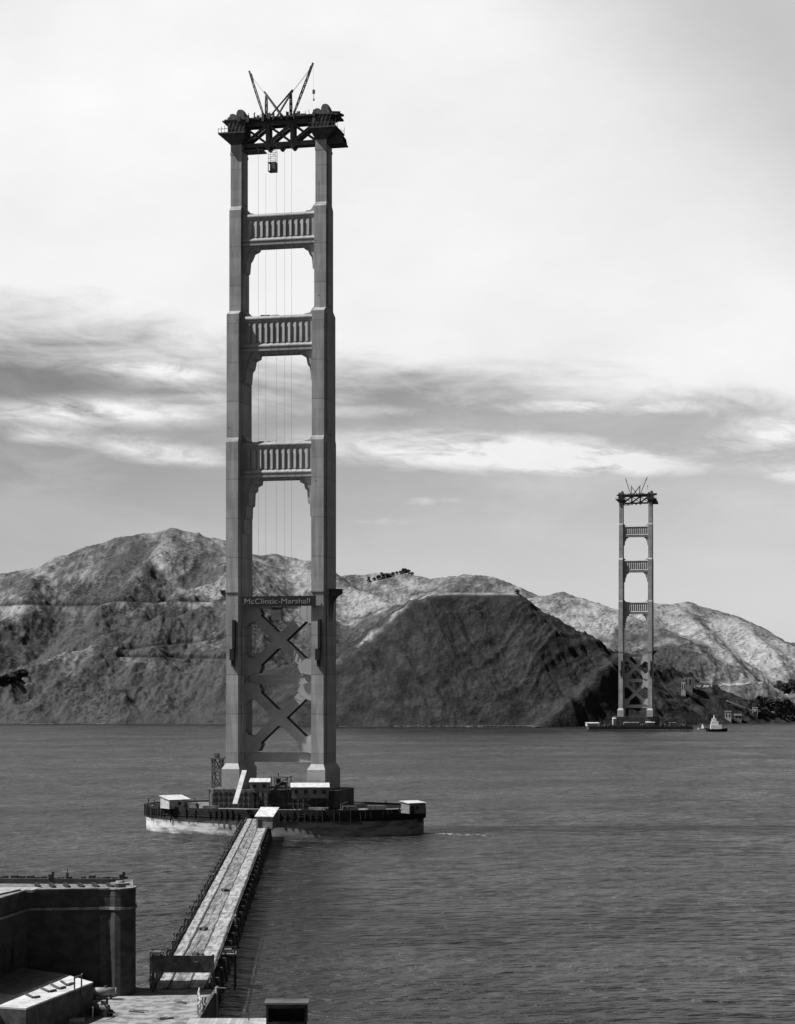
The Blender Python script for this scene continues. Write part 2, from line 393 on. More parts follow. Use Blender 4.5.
    fin = math_(nt, 'MULTIPLY', mx2.outputs[0], math_(nt, 'ADD', math_(nt, 'MULTIPLY', math_(nt, 'MULTIPLY', sc, .5), math_(nt, 'SUBTRACT', 1.0, math_(nt, 'MULTIPLY', att('rock'), .4))), math_(nt, 'MULTIPLY_ADD', att('rock'), .1, .68)))
    # clumps of dark coyote brush, a few metres across
    n7 = N(nt, 'ShaderNodeTexNoise', Scale=.21, Detail=4, Roughness=.6); L(nt, ge.outputs['Position'], n7.inputs['Vector'])
    n8 = N(nt, 'ShaderNodeTexNoise', Scale=.02, Detail=4); L(nt, ge.outputs['Position'], n8.inputs['Vector'])
    brush = math_(nt, 'MULTIPLY', smooth(nt, math_(nt, 'ADD', n7.outputs[0], math_(nt, 'MULTIPLY', math_(nt, 'SUBTRACT', n8.outputs[0], .5), .5)), .54, .6), math_(nt, 'SUBTRACT', 1.0, math_(nt, 'MULTIPLY', att('rock'), .7)))
    fin = math_(nt, 'MULTIPLY', fin, math_(nt, 'MULTIPLY_ADD', brush, -.5, 1.0))
    cb = nt.nodes.new('ShaderNodeCombineColor')
    for k in range(3): L(nt, fin, cb.inputs[k])
    L(nt, cb.outputs[0], b.inputs['Base Color'])
    bp = N(nt, 'ShaderNodeBump', Strength=.8, Distance=4.0); L(nt, math_(nt, 'ADD', math_(nt, 'MULTIPLY_ADD', n5.outputs[0], .5, math_(nt, 'MULTIPLY', n2.outputs[0], .7)), math_(nt, 'MULTIPLY', math_(nt, 'MULTIPLY', n4.outputs[0], att('rock')), 2.2)), bp.inputs['Height']); L(nt, bp.outputs[0], b.inputs['Normal'])
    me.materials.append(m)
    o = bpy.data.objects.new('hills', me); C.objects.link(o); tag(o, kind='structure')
build_hills()
def ground_z(x, y): return float(terrain(np.array([x]), np.array([y]))[0][0])
def hit(px, py, y0=2000, y1=4100):
    """first terrain point along the sight line through a photo position"""
    ys = np.arange(y0, y1, 2.0); xs = (px - 397.5) * ys / F; zs = HC + (YH - py) * ys / F
    h, _ = terrain(xs, ys); k = np.argmax(h > zs)
    return Vector((xs[k], ys[k], h[k]))

# ------------------------------------------------------------------ water
def build_water():
    m, nt, b = nodes_of('sea_water')
    b.inputs['IOR'].default_value = 1.33
    b.inputs['Roughness'].default_value = .3
    ge = N(nt, 'ShaderNodeNewGeometry')
    mp = N(nt, 'ShaderNodeMapping'); mp.inputs['Rotation'].default_value = (0, 0, R(18)); mp.inputs['Scale'].default_value = (.6, 1, 1)
    L(nt, ge.outputs['Position'], mp.inputs['Vector'])
    def noise(s, d, ro=.6):
        n = N(nt, 'ShaderNodeTexNoise', Scale=s, Detail=d, Roughness=ro); L(nt, mp.outputs[0], n.inputs['Vector']); return n.outputs[0]
    a, c, d = noise(.5, 4, .65), noise(.1, 3, .7), noise(.012, 5)
    patch = smooth(nt, d, .35, .65)
    hgt = math_(nt, 'ADD', math_(nt, 'MULTIPLY', a, math_(nt, 'MULTIPLY_ADD', patch, 1.8, .9)), math_(nt, 'MULTIPLY', c, 7.0))
    bp = N(nt, 'ShaderNodeBump', Strength=1.0, Distance=1.0); L(nt, hgt, bp.inputs['Height']); L(nt, bp.outputs[0], b.inputs['Normal'])
    mp2 = N(nt, 'ShaderNodeMapping'); mp2.inputs['Rotation'].default_value = (0, 0, R(-8)); mp2.inputs['Scale'].default_value = (1, .62, 1)
    L(nt, ge.outputs['Position'], mp2.inputs['Vector'])
    t1 = N(nt, 'ShaderNodeTexNoise', Scale=.22, Detail=7, Roughness=.66); L(nt, mp2.outputs[0], t1.inputs['Vector'])
    t2 = N(nt, 'ShaderNodeTexNoise', Scale=.035, Detail=6, Roughness=.66); L(nt, mp2.outputs[0], t2.inputs['Vector'])
    chop = smooth(nt, math_(nt, 'ADD', math_(nt, 'MULTIPLY', t1.outputs[0], .6), math_(nt, 'MULTIPLY', t2.outputs[0], .4)), .36, .64)
    spw = nt.nodes.new('ShaderNodeSeparateXYZ'); L(nt, ge.outputs['Position'], spw.inputs[0])
    n6 = N(nt, 'ShaderNodeTexNoise', Scale=.09, Detail=5); L(nt, ge.outputs['Position'], n6.inputs['Vector'])
    off = math_(nt, 'ADD', math_(nt, 'ADD', spw.outputs[0], math_(nt, 'MULTIPLY', spw.outputs[1], .038)), math_(nt, 'MULTIPLY_ADD', n6.outputs[0], 9.0, 12.1 - 4.5))   # metres east of the trestle
    trestle_refl = math_(nt, 'MULTIPLY', math_(nt, 'MULTIPLY', smooth(nt, off, -2, 1), math_(nt, 'SUBTRACT', 1.0, smooth(nt, off, 6, 20))), math_(nt, 'SUBTRACT', 1.0, smooth(nt, spw.outputs[1], 540, 600)))  # dark reflection of the trestle painted into the water colour
    band = N(nt, 'ShaderNodeTexNoise', Scale=1.0, Detail=4, Roughness=.5); mpb = N(nt, 'ShaderNodeMapping'); mpb.inputs['Scale'].default_value = (.006, .012, 1); mpb.inputs['Rotation'].default_value = (0, 0, R(12))
    L(nt, ge.outputs['Position'], mpb.inputs['Vector']); L(nt, mpb.outputs[0], band.inputs['Vector'])
    chop = math_(nt, 'MULTIPLY', chop, math_(nt, 'MULTIPLY', math_(nt, 'MULTIPLY_ADD', trestle_refl, -.85, 1.0), math_(nt, 'MULTIPLY_ADD', smooth(nt, band.outputs[0], .32, .66), .85, .5)))
    v = math_(nt, 'ADD', math_(nt, 'MULTIPLY', chop, .036), math_(nt, 'MULTIPLY_ADD', patch, .008, .0))
    L(nt, math_(nt, 'MULTIPLY_ADD', chop, -.16, .42), b.inputs['Roughness'])
    # lighter and darker flecks in the water colour from the chop noise
    cb = nt.nodes.new('ShaderNodeCombineColor')
    for k in range(3): L(nt, v, cb.inputs[k])
    L(nt, cb.outputs[0], b.inputs['Base Color'])
    w = MB(); w.add([(-6000, -600, 0), (7000, -600, 0), (7000, 9000, 0), (-6000, 9000, 0)], [(0, 1, 2, 3)])
    tag(w.build('water', m), kind='structure')
build_water()

def foam_patch(pts, z=.03):
    """low ragged sheet of broken water"""
    f = MB()
    for (cx, cy, lx, ly) in pts:
        n = 14; ring = []
        for i in range(n):
            a = 2 * math.pi * i / n; r = random.uniform(.6, 1.1); ring.append((cx + lx * r * math.cos(a), cy + ly * r * math.sin(a)))
        f.prism(ring, 'z', z - .2, z + random.uniform(.02, .15))
    return f

# ------------------------------------------------------------------ bridge tower
def build_tower():
    T = thing('bridge_tower', 'tall steel suspension tower on the near pier, filling the height of the photo', 'tower')
    S = 13.8
    for s in (-1, 1):
        cx = s * S; b = MB()
        secs = [(20.9, 123, 3.95, 15.2), (123, 163, 3.9, 13.9), (163, 196, 3.75, 8.9), (196, 221.2, 3.55, 6.8)]
        for i, (z0, z1, w, d) in enumerate(secs):
            cap = 1.3 if i < 3 else .0
            b.box(cx - w / 2, cx + w / 2, -d / 2, d / 2, z0, z1 - cap)
            if cap:
                w2, d2 = secs[i + 1][2], secs[i + 1][3]
                b.frustum((cx, 0, w, d), z1 - cap, (cx, 0, w2, d2), z1 + .02)
            # raised pilasters on the wide side faces
            for sx in (-1, 1):
                xs = cx + sx * w / 2
                b.box(min(xs, xs + sx * .25), max(xs, xs + sx * .25), -d * .28, d * .28, z0 + 1, z1 - cap - .6)
        # rim bands near the top
        b.box(cx - 1.95, cx + 1.95, -3.45, 3.45, 212.2, 213.0)
        b.box(cx - 2.1, cx + 2.1, -7.85, 7.85, 74.6, 75.1)
        leg = b.build('leg', M['steel'], T)
        p = MB(); p.box(cx - 2.9, cx + 2.9, -9.2, 9.2, 13.4, 19.6); p.frustum((cx, 0, 5.8, 18.4), 19.6, (cx, 0, 4.0, 15.25), 21.3)
        p.build('plinth', M['plinth'], leg)
        # hanging bracket on the south face at truss level
        k = MB(); k.box(cx + .55, cx + 1.35, -9.3, -7.7, 57, 66); k.box(cx - .35, cx + 1.1, -9.0, -7.7, 53.5, 57); k.box(cx + .0, cx + .9, -8.5, -7.7, 51.5, 53.5)
        k.build('leg_bracket', M['black'], leg)
        k = MB(); k.box(cx + .2, cx + 1.0, 7.55, 9.0, 53, 66); k.build('leg_bracket', M['black'], leg)
        d = MB(); o = cx + s * 1.98
        d.box(min(o, o + s * 3.4), max(o, o + s * 3.4), -1.3, 1.3, 74.8, 75.1); d.prism([(o, 75.4), (o + s * 3.7, 75.4), (o + s * 3.7, 74.4), (o + s * 2.2, 73.4), (o + s * .8, 71.4), (o, 62.5)], 'y', -1.6, -1.2)
        d.prism([(o, 75.4), (o + s * 3.7, 75.4), (o + s * 3.7, 74.4), (o + s * 2.2, 73.4), (o + s * .8, 71.4), (o, 62.5)], 'y', 1.2, 1.6)
        d.box(min(o, o + s * 3.9), max(o, o + s * 3.9), -2.2, 2.2, 75.42, 75.7)
        d.build('deck_bracket', M['dark_steel'], T)
    #  portal struts: z bottom, z top, half depth, corbel profile
    X = 11.82
    struts = [(110.3, 121.8, 4.3, [(0, 0), (4.9, 0), (4.7, -1.4), (3.4, -2.0), (3.1, -3.4), (2.4, -4.0), (2.2, -8.0), (1.5, -8.5), (1.4, -12), (.8, -12.6), (.7, -17), (0, -17)]),
              (149.8, 161.3, 4.1, [(0, 0), (4.6, 0), (4.3, -1.2), (2.8, -1.9), (2.3, -4.4), (1.6, -5.2), (1.2, -9.0), (.6, -9.4), (0, -9.4)]),
              (183.2, 193.6, 2.7, [(0, 0), (4.6, 0), (4.3, -.8), (2.7, -1.5), (2.0, -3.2), (1.3, -4.2), (1.0, -7.5), (.5, -8), (0, -8)])]
    for z0, z1, hd, prof in struts:
        b = MB(); H = z1 - z0
        b.box(-X, X, -hd, hd, z0 + .05, z1 - .4)
        for sy in (-1, 1):                       # cornice, sill, borders (proud of the panel)
            def bx(x0, x1, t, za, zb):
                y0, y1 = sy * (hd - .01), sy * (hd + t); b.box(x0, x1, min(y0, y1), max(y0, y1), za, zb)
            bx(-X, X, .35, z1 - 2.0, z1 - .9); bx(-X, X, .35, z0 + .9, z0 + 1.9)
            bx(-X, -X + 1.1, .33, z0 + 1.9, z1 - 2.0); bx(X - 1.1, X, .33, z0 + 1.9, z1 - 2.0)
            # sloping weatherings
            for zz, t0, t1 in ((z1 - .9, .62, .0), (z0 + 1.9, .85, .36)):
                y0 = sy * hd
                b.prism([(y0, zz - .3), (y0 + sy * t0, zz - .3), (y0 + sy * t0, zz + .02), (y0 + sy * t1, zz + .75), (y0, zz + .75)], 'x', -X + .05, X - .05)
            bx(-X, X, .8, z0 + .3, z0 + .9)
        for s in (-1, 1):                        # small fillets above the strut
            b.prism([(s * X, z1 - .4), (s * (X - 3.6), z1 - .4), (s * (X - 3.3), z1 + .2), (s * (X - 1.6), z1 + .5), (s * (X - .9), z1 + 1.6), (s * X, z1 + 2.6)], 'y', -hd * .8, hd * .8)
        st = b.build('portal_strut', M['strut'], T)
        for sy in (-1, 1):
            f = MB(); n = 11; za, zb = z0 + 2.9, z1 - 2.6
            for i in range(n):
                xc = -9.4 + 18.8 * i / (n - 1); y0 = sy * (hd + .01); y1 = sy * (hd + .6)
                f.prism([(xc - .85, y0), (xc + .4, y1), (xc + .55, y1), (xc + .66, y0)], 'z', za, zb)
            f.box(-9.9, 9.9, min(y0, sy * (hd + .14)), max(y0, sy * (hd + .14)), za - .35, za - .02); f.box(-10.2, 10.0, sy * hd - .05, sy * hd + .05, za, zb)
            f.build('fluted_panel', M['strut'], st)
        for s in (-1, 1):
            c = MB(); pl = [(s * (X + .0 - px_), z0 + .05 + pz) for px_, pz in prof]
            c.prism(pl, 'y', -hd * .82, hd * .82)
            pl2 = [(s * (X - px_ * .62), z0 + .05 + pz * .9) for px_, pz in prof]
            c.prism(pl2, 'y', -hd - .1, hd + .1)
            c.build('corbel', M['strut'], st)
    # cross bracing under the roadway
    for zt, zb in ((70.6, 49.0), (46.4, 24.6)):
        b = MB(); fl = MB(); zc = (zt + zb) / 2; d = 1.9
        for s in (-1, 1):
            p, q = Vector((-s * (X - .2), 0, zt)), Vector((s * (X - .2), 0, zb))
            e = (q - p).normalized()
            for y in (-1, 1):
                b.bar(p + Vector((0, y * (d - .25 - .03 * (s > 0)), 0)), q + Vector((0, y * (d - .25 - .03 * (s > 0)), 0)),   .5, 3.0, up=e.cross(Vector((0, 1, 0))))
            nrm = e.cross(Vector((0, 1, 0)))
            for t in (-1, 1):
                fl.bar(p + nrm * (1.44 * t), q + nrm * (1.44 * t), 2 * d - .12, .16, up=nrm)
            # riveted lacing
            Ln = (q - p).length; k = 1.0
            while k < Ln - 1:
                pp = p + e * k; b.bar(pp + nrm * 1.0 + Vector((0, -d + .0, 0)), pp + e * 1.0 - nrm * 1.0 + Vector((0, -d + .0, 0)), .16, .12); k += 1.5
        br = b.build('cross_brace', M['brace'], T); fl.build('flange', M['tar_shade'], br)  # shade on the flange sides put in as a near-black colour
        g = MB()
        g.box(-1.1, 1.1, -d, d, zc - 1, zc + 1)
        for y0, y1 in ((-d - .12, -d + .1), (d - .1, d + .12)):
            g.prism([(-3.1, zc + 3.4), (-1.2, zc + 2.6), (1.2, zc + 2.6), (3.1, zc + 3.4), (3.5, zc + 2.6), (2.0, zc), (3.5, zc - 2.6), (3.1, zc - 3.4), (1.2, zc - 2.6), (-1.2, zc - 2.6), (-3.1, zc - 3.4), (-3.5, zc - 2.6), (-2.0, zc), (-3.5, zc + 2.6)], 'y', y0, y1)
        g.build('gusset', M['brace'], br)
        for s in (-1, 1):
            for pl in ([(s * X, zb + 7.4), (s * (X - 1.4), zb + 5.6), (s * (X - 3.6), zb + 4.9), (s * (X - 6.0), zb + 2.6), (s * (X - 5.0), zb + .4), (s * X, zb - .4)],
                       [(s * X, zt - 7.4), (s * (X - 1.4), zt - 5.6), (s * (X - 3.6), zt - 4.9), (s * (X - 6.0), zt - 2.6), (s * (X - 5.0), zt - .4), (s * X, zt + .4)]):
                g = MB(); zz = pl[0][1]; zm = pl[-1][1]
                g.box(min(s * X, s * (X - .8)), max(s * X, s * (X - .8)), -d, d, min(zz, zm) + 1, max(zz, zm) - 1)
                for y0, y1 in ((-d - .12, -d + .1), (d - .1, d + .12)): g.prism(pl, 'y', y0, y1)
                g.build('gusset', M['brace'], br)
    for z0, z1 in ((46.0, 49.0), (21.6, 24.6), (69.8, 72.2)):
        b = MB(); b.box(-X, X, -1.45, 1.45, z1 - .4, z1); b.box(-X, X, -1.45, 1.45, z0, z0 + .4); b.box(-X, X, -1.3, 1.3, z0 + .4, z1 - .4)
        if z0 < 25:
            for s in (-1, 1): b.prism([(s * X, z0), (s * (X - 3.0), z0), (s * (X - .9), z0 - 2.2), (s * (X - .6), z0 - 4.5), (s * X, z0 - 4.5)], 'y', -1.2, 1.2)
        b.build('horizontal_strut', M['brace'], T)
    # unfinished top: truss, work platform, saddles
    b = MB()
    for y in (-1.5, 1.5):
        b.box(-X, X, y - .4, y + .4, 221.2, 222.9); b.box(-X, X, y - .4, y + .4, 214.6, 215.9)
        xs = [-12, -4, 4, 12]
        for k in range(3):
            a, c = xs[k], xs[k + 1]
            b.bar((a, y, 215.6), (c, y, 221.6), .5, 1.0); b.bar((c, y + .12, 215.6), (a, y + .12, 221.6), .4, .6)
        for xx in (-4, 4): b.box(xx - .55, xx + .55, y - .46, y + .46, 215.8, 221.3)
        for xx in (-4, 0, 4): b.prism([(xx - 1.0, 214.6), (xx + 1.0, 214.6), (xx + .3, 213.7), (xx - .3, 213.7)], 'y', y - .4, y + .4)
    for xx in np.arange(-12, 12.1, 4): b.bar((xx, -1.5, 222), (xx, 1.5, 222), .5); b.bar((xx, -1.5, 215.2), (xx, 1.5, 215.2), .5)
    b.box(-X - .2, -X + 6.4, -2.4, 2.4, 213.5, 213.9); b.box(-X + .2, -X + .8, -.3, .3, 213.8, 214.8); b.box(-X + 4.2, -X + 4.8, -2, 2, 213.85, 214.8)
    b.build('top_truss', M['dark_steel'], T)
    b = MB()
    b.box(-17.4, 17.9, -4.2, 4.2, 222.95, 223.35)
    rnd = random.Random(5)
    for k in range(46):                                   # joist ends, timbers, railings on the platform
        xx = rnd.uniform(-17, 17.2); yy = rnd.choice((-1, 1)) * rnd.uniform(3.2, 4.3)
        b.box(xx - .12, xx + rnd.uniform(.1, .9), yy - .3, yy + .3, 222.6 - rnd.random() * .6, 223.7 + rnd.random() * .9)
    for k in range(12):
        xx = rnd.uniform(-15, 13); b.cbox((xx, rnd.uniform(-3, 3), 223.6), (rnd.uniform(1.5, 3), rnd.uniform(.6, 1.6), rnd.uniform(.5, 1.1)), rnd.random())
    for k in range(14):
        xx = rnd.uniform(-11, 17.5); b.bar((xx, -4.1, 223.2), (xx + rnd.uniform(-.5, .5), -4.1, 224.2 + rnd.random() * .9), .14)
    b.build('work_platform', M['dark_timber'], T)
    for s in (-1, 1):
        cx = s * S; b = MB()
        b.frustum((cx, 0, 3.6, 6.9), 215.4, (cx + s * .9, 0, 8.4, 10.5), 218.6)
        b.box(cx + s * .9 - 4.4, cx + s * .9 + 4.4, -5.5, 5.5, 218.55, 219.0)
        b.box(cx - 2.6, cx + 2.6, -4.0, 4.0, 218.9, 222.95)
        for k in range(9):
            xx = cx + s * .9 - 4.3 + 8.6 * k / 8
            for yy in (-5.4, 5.4): b.bar((xx, yy, 218.9), (xx, yy, 220.4 + (k % 3) * .4), .12)
        b.bar((cx + s * .9 - 4.3, -5.4, 220.1), (cx + s * .9 + 4.3, -5.4, 220.1), .12); b.bar((cx + s * .9 - 4.3, 5.4, 220.1), (cx + s * .9 + 4.3, 5.4, 220.1), .12)
        for k in range(5): xx = cx - 2.5 + k * 1.2; b.bar((xx, -4.1, 219), (xx + 1.1, -4.1, 222.8), .15)
        if s > 0:
            pl = [(cx + 2.2, 220.5), (cx + 4.4, 219.5), (cx + 6.6, 216.6), (cx + 7.0, 214.4), (cx + 1.6, 214.4)]
            b.prism(pl, 'y', -2.6, -2.3); b.prism(pl, 'y', 2.3, 2.6)
            b.box(cx + 1.6, cx + 7.2, -2.8, 2.8, 214.05, 214.45)
            b.bar((cx + 4.8, -2.4, 222.6), (cx + 5.4, -2.4, 214.4), .14)
            b.cbox((cx + 3.2, 0, 222.9), (4.5, 8, .5)); b.cbox((cx + 4.0, -1, 223.6), (3, 4, .9), .3); b.cbox((cx + 4.6, 1, 224.0), (2, 3, .6), -.3)
        else:
            b.cbox((cx - 2.6, 0, 222.9), (3.5, 8, .4))
        b.build('scaffold', M['dark_timber'], T)
        # cable saddle: heavy stepped casting in two parts
        b = MB()
        b.box(cx - 2.9, cx + 2.7, -3.0, 3.0, 223.2, 224.3)
        for dx, top, w_ in ((-1.55, 225.7, 1.1), (1.0, 226.9, 1.25)):
            for oy in (-2.2, -1.1, 0, 1.1, 2.2):
                dz = -.05 * oy * oy
                pl = [(cx + dx - w_, 224.25), (cx + dx - w_ * .92, top - 1.0 + dz), (cx + dx - w_ * .55, top - .15 + dz), (cx + dx - .1, top + dz), (cx + dx + w_ * .5, top - .05 + dz), (cx + dx + w_ * .8, top - .9 + dz), (cx + dx + w_ * 1.15, 224.25)]
                b.prism(pl, 'y', oy - .38, oy + .38)
            b.box(cx + dx - w_ * .5, cx + dx + w_ * .5, -2.4, 2.4, 224.2, top - 1.0)
        b.build('cable_saddle', M['saddle'], T)
    return T
tower = build_tower()
SB = Vector((-36.5, 623, 0)); tower.location = SB; tower.rotation_euler = (0, 0, TYAW)

def build_derrick(name, label, base, xm, s, tip, foot, masttop):
    """guy derrick; local frame = tower frame, origin at the foot of its mast"""
    D = thing(name, label, 'crane', tw(base, xm, -2.0, 223.4), TYAW, 'derricks on the tower tops')
    b = MB(); b.lattice((0, 0, 0), (0, 0, masttop), .62, 7, .22, .4); b.box(-.7, .7, -.7, .7, -.05, .4); b.build('mast', M['dark_steel'], D)
    b = MB(); b.lattice((s * .7, 0, .4), tip, .58, 18, .15, .3); b.bar(Vector(tip) * .78, Vector(tip) * .98 + Vector((-s * .5, 0, -.6)), .5); b.build('boom', M['dark_steel'], D)
    for yy in (-2.4, 2.4):
        b = MB(); b.bar((s * .6, yy * .1, masttop + 1.2), (foot, yy, .1), .45); b.build('stiff_leg', M['dark_steel'], D)
    b = MB(); t = Vector(tip)
    for o in (-.25, .25): b.bar((s * .5, o, masttop + .6), t + Vector((-s * .4, o, -1.2)), .07)
    b.build('topping_line', M['rope'], D)
    return D
dl = build_derrick('derrick_crane', 'derrick with its boom leaning left on the near tower top', SB, -4.3, -1, (-5.6, 0, 15.3), 5.4, 7.2)
dr = build_derrick('derrick_crane', 'derrick with its boom leaning right and hook hanging on the near tower top', SB, 3.7, 1, (7.2, 0, 16.4), -5.9, 7.2)
b = MB(); b.bar((7.2, 0, 16.2), (7.4, 0, 8.0), .035); b.cbox((7.4, 0, 7.4), (.7, .6, 1.2)); b.bar((7.4, 0, 6.9), (7.4, 0, 5.2), .12); b.cbox((7.42, 0, 4.9), (.4, .3, .7)); b.build('hook', M['dark_steel'], dr)

# hanging work cage under the truss
def build_cage(base, label):
    c = thing('work_cage', label, 'cage', tw(base, -2.5, -1.0, 206.8), TYAW)
    b = MB(); b.box(-1.25, 1.25, -1.2, 1.2, 0, .2); b.box(-1.25, 1.25, -1.2, 1.2, 2.7, 2.95)
    b.box(-.1, 1.25, -1.2, -1.08, .2, 2.7); b.box(-1.25, 1.25, 1.08, 1.2, .2, 2.7)
    for x in (-1.15, 1.15):
        for y in (-1.1, 1.1): b.bar((x, y, .1), (x, y, 2.9), .2)
    b.build('cage_box', M['dark_steel'], c)
    b = MB()
    for x in (-1.15, 1.15):
        for y in (-1.1, 1.1): b.bar((x, y, 2.9), (x * .95, y, 7.0), .1)
    for z in (4.0, 5.2, 6.4): b.bar((-1.1, -1.1, z), (1.1, -1.1, z), .1); b.bar((-1.1, 1.1, z), (1.1, 1.1, z), .1)
    b.bar((-1.1, -1.1, 4), (1.1, -1.1, 5.2), .07); b.bar((1.1, -1.1, 5.2), (-1.1, -1.1, 6.4), .07)
    b.build('suspension_rope', M['rope'], c)
    return c
cage = build_cage(SB, 'boxy hoist cage hung on ropes below the truss of the near tower')

ropes = ['leftmost hoist rope hanging inside the near tower', 'second hoist rope from the left inside the near tower', 'middle hoist rope hanging inside the near tower', 'fourth hoist rope from the left inside the near tower', 'rightmost hoist rope hanging inside the near tower']
for lab, x, zt, zb in zip(ropes, (-5.6, -3.2, 0.2, 2.9, 5.1), (213.0, 205, 214, 213, 214), (76, 76, 74, 76, 78)):
    b = MB(); b.bar((0, 0, 0), (0, 0, zt - zb), .05)
    o = b.build('hoist_rope', M['rope']); o.location = tw(SB, x, -6.2, zb); o.rotation_euler = (0, 0, TYAW)
    tag(o, lab, 'rope', 'hoist ropes inside the tower')

# sign between the legs
sg = thing('company_sign', 'long dark sign with white lettering slung across the near tower at roadway level', 'sign', tw(SB, 1.6, -8.75, 70.2), TYAW)
b = MB(); b.box(-12.0, 12.0, 0, .25, 0, 3.1)
for x in (-11.5, -7, -2.3, 2.3, 7, 11.5): b.bar((x, .4, -.5), (x, .4, 3.5), .22)
b.bar((-12, .42, .6), (12, .42, .6), .2); b.bar((-12, .42, 2.6), (12, .42, 2.6), .2)
b.build('sign_board', M['black'], sg)
def lettering(text, size, parent, loc, rot, m, ext=.02, name='lettering', width=None):
    cu = bpy.data.curves.new('text', 'FONT'); cu.body = text; cu.size = size; cu.extrude = ext; cu.align_x = 'CENTER'; cu.offset = 0
    t = bpy.data.objects.new('text', cu); C.objects.link(t)
    bpy.context.view_layer.update()
    me = bpy.data.meshes.new_from_object(t.evaluated_get(bpy.context.evaluated_depsgraph_get()))
    bpy.data.objects.remove(t); bpy.data.curves.remove(cu)
    xs = [v.co.x for v in me.vertices]; w = max(xs) - min(xs)
    if width:
        k = width / w
        for v in me.vertices: v.co.x *= k
    me.materials.clear(); me.materials.append(m)
    o = bpy.data.objects.new(name, me); C.objects.link(o); o.parent = parent; o.location = loc; o.rotation_euler = rot
    return o
lettering('McClintic-Marshall', 2.35, sg, (-.4, -.05, .75), (R(90), 0, 0), M['lettering'], .03, width=21.0)
# small things standing on the struts and hung below the sign
b = MB(); b.box(-1.6, 1.6, -1, 1, 0, 4.0); b.box(-1.9, 1.9, -1.2, 1.2, 4.0, 4.3); b.bar((0, 0, 4.3), (0, 0, 6.2), .2)
o = b.build('tool_box', M['dark_steel']); o.location = tw(SB, -.2, -4, 66.0); o.rotation_euler = (0, 0, TYAW); tag(o, 'dark box hung below the lettered sign of the near tower', 'box')
for x, z, lab in ((-5.5, 121.2, 'dark heap of gear on the lowest portal strut of the near tower'), (-2.6, 160.7, 'dark heap of gear on the middle portal strut of the near tower')):
    b = MB()
    for k in range(7): b.cbox((-2.4 + k * .8, random.uniform(-.5, .5), .3 + random.random() * .2), (random.uniform(1.0, 1.6), .9, random.uniform(.3, .8)), random.random() * .5)
    o = b.build('gear_heap', M['dark_timber']); o.location = tw(SB, x, -3.0, z); o.rotation_euler = (0, 0, TYAW); tag(o, lab, 'gear')

# ------------------------------------------------------------------ pier and fender
def superellipse(a, bb, n=84, e=2.15):
    out = []
    for i in range(n):
        t = 2 * math.pi * i / n; c, s = math.cos(t), math.sin(t)
        out.append((a * math.copysign(abs(c) ** (2 / e), c), bb * math.copysign(abs(s) ** (2 / e), s)))
    return out
def ring_wall(mb, a0, b0, a1, b1, z0, z1):
    o, i = superellipse(a0, b0), superellipse(a1, b1); n = len(o)
    vs = [(p[0], p[1], z0) for p in o] + [(p[0], p[1], z1) for p in o] + [(p[0], p[1], z1) for p in i] + [(p[0], p[1], z0) for p in i]
    fs = []
    for k in range(n):
        j = (k + 1) % n; fs += [(k, j, n + j, n + k), (n + k, n + j, 2 * n + j, 2 * n + k), (2 * n + k, 2 * n + j, 3 * n + j, 3 * n + k)]
    mb.add(vs, fs)
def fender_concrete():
    # concrete pale on the western half, darker beyond the trestle, tide-stained near the water
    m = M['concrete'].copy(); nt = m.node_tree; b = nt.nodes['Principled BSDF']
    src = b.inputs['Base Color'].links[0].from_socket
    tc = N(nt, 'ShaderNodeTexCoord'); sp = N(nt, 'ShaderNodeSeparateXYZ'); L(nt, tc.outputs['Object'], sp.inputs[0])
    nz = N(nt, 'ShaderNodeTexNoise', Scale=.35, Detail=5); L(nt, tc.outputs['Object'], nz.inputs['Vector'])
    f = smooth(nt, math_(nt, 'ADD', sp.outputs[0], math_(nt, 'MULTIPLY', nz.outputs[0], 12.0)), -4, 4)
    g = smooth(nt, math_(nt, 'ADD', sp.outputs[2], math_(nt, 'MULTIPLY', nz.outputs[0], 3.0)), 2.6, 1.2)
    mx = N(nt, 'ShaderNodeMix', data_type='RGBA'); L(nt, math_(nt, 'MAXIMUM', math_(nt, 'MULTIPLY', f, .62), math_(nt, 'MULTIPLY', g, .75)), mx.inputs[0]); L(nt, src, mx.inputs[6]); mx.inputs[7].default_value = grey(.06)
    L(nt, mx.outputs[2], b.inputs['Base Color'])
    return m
fd = thing('pier_fender', 'oval concrete fender ring around the foot of the near tower', 'fender', tw(SB, .8, 0, 0), TYAW)
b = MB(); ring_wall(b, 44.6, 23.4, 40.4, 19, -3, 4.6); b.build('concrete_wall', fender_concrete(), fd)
b = MB(); ring_wall(b, 45.0, 23.8, 39.9, 18.5, 4.62, 5.2)
rnd = random.Random(3)
for z in (5.5, 6.2, 6.9, 7.5):
    ring_wall(b, 44.9, 23.7, 44.5, 23.3, z, z + .58)
for p in superellipse(45.1, 23.9, 150):
    if rnd.random() < .3: continue
    b.bar((p[0], p[1], 4.7 - rnd.random() ** 3 * 1.6), (p[0] + rnd.uniform(-.2, .2), p[1], 7.3 + rnd.random() ** 2 * 1.5), rnd.uniform(.16, .34))
b.build('timber_formwork', M['tar_shade'], fd)
b = MB(); ring_wall(b, 44.4, 23.2, 20.5, 12.5, 7.2, 7.6); b.build('work_deck', M['fdeck'], fd)

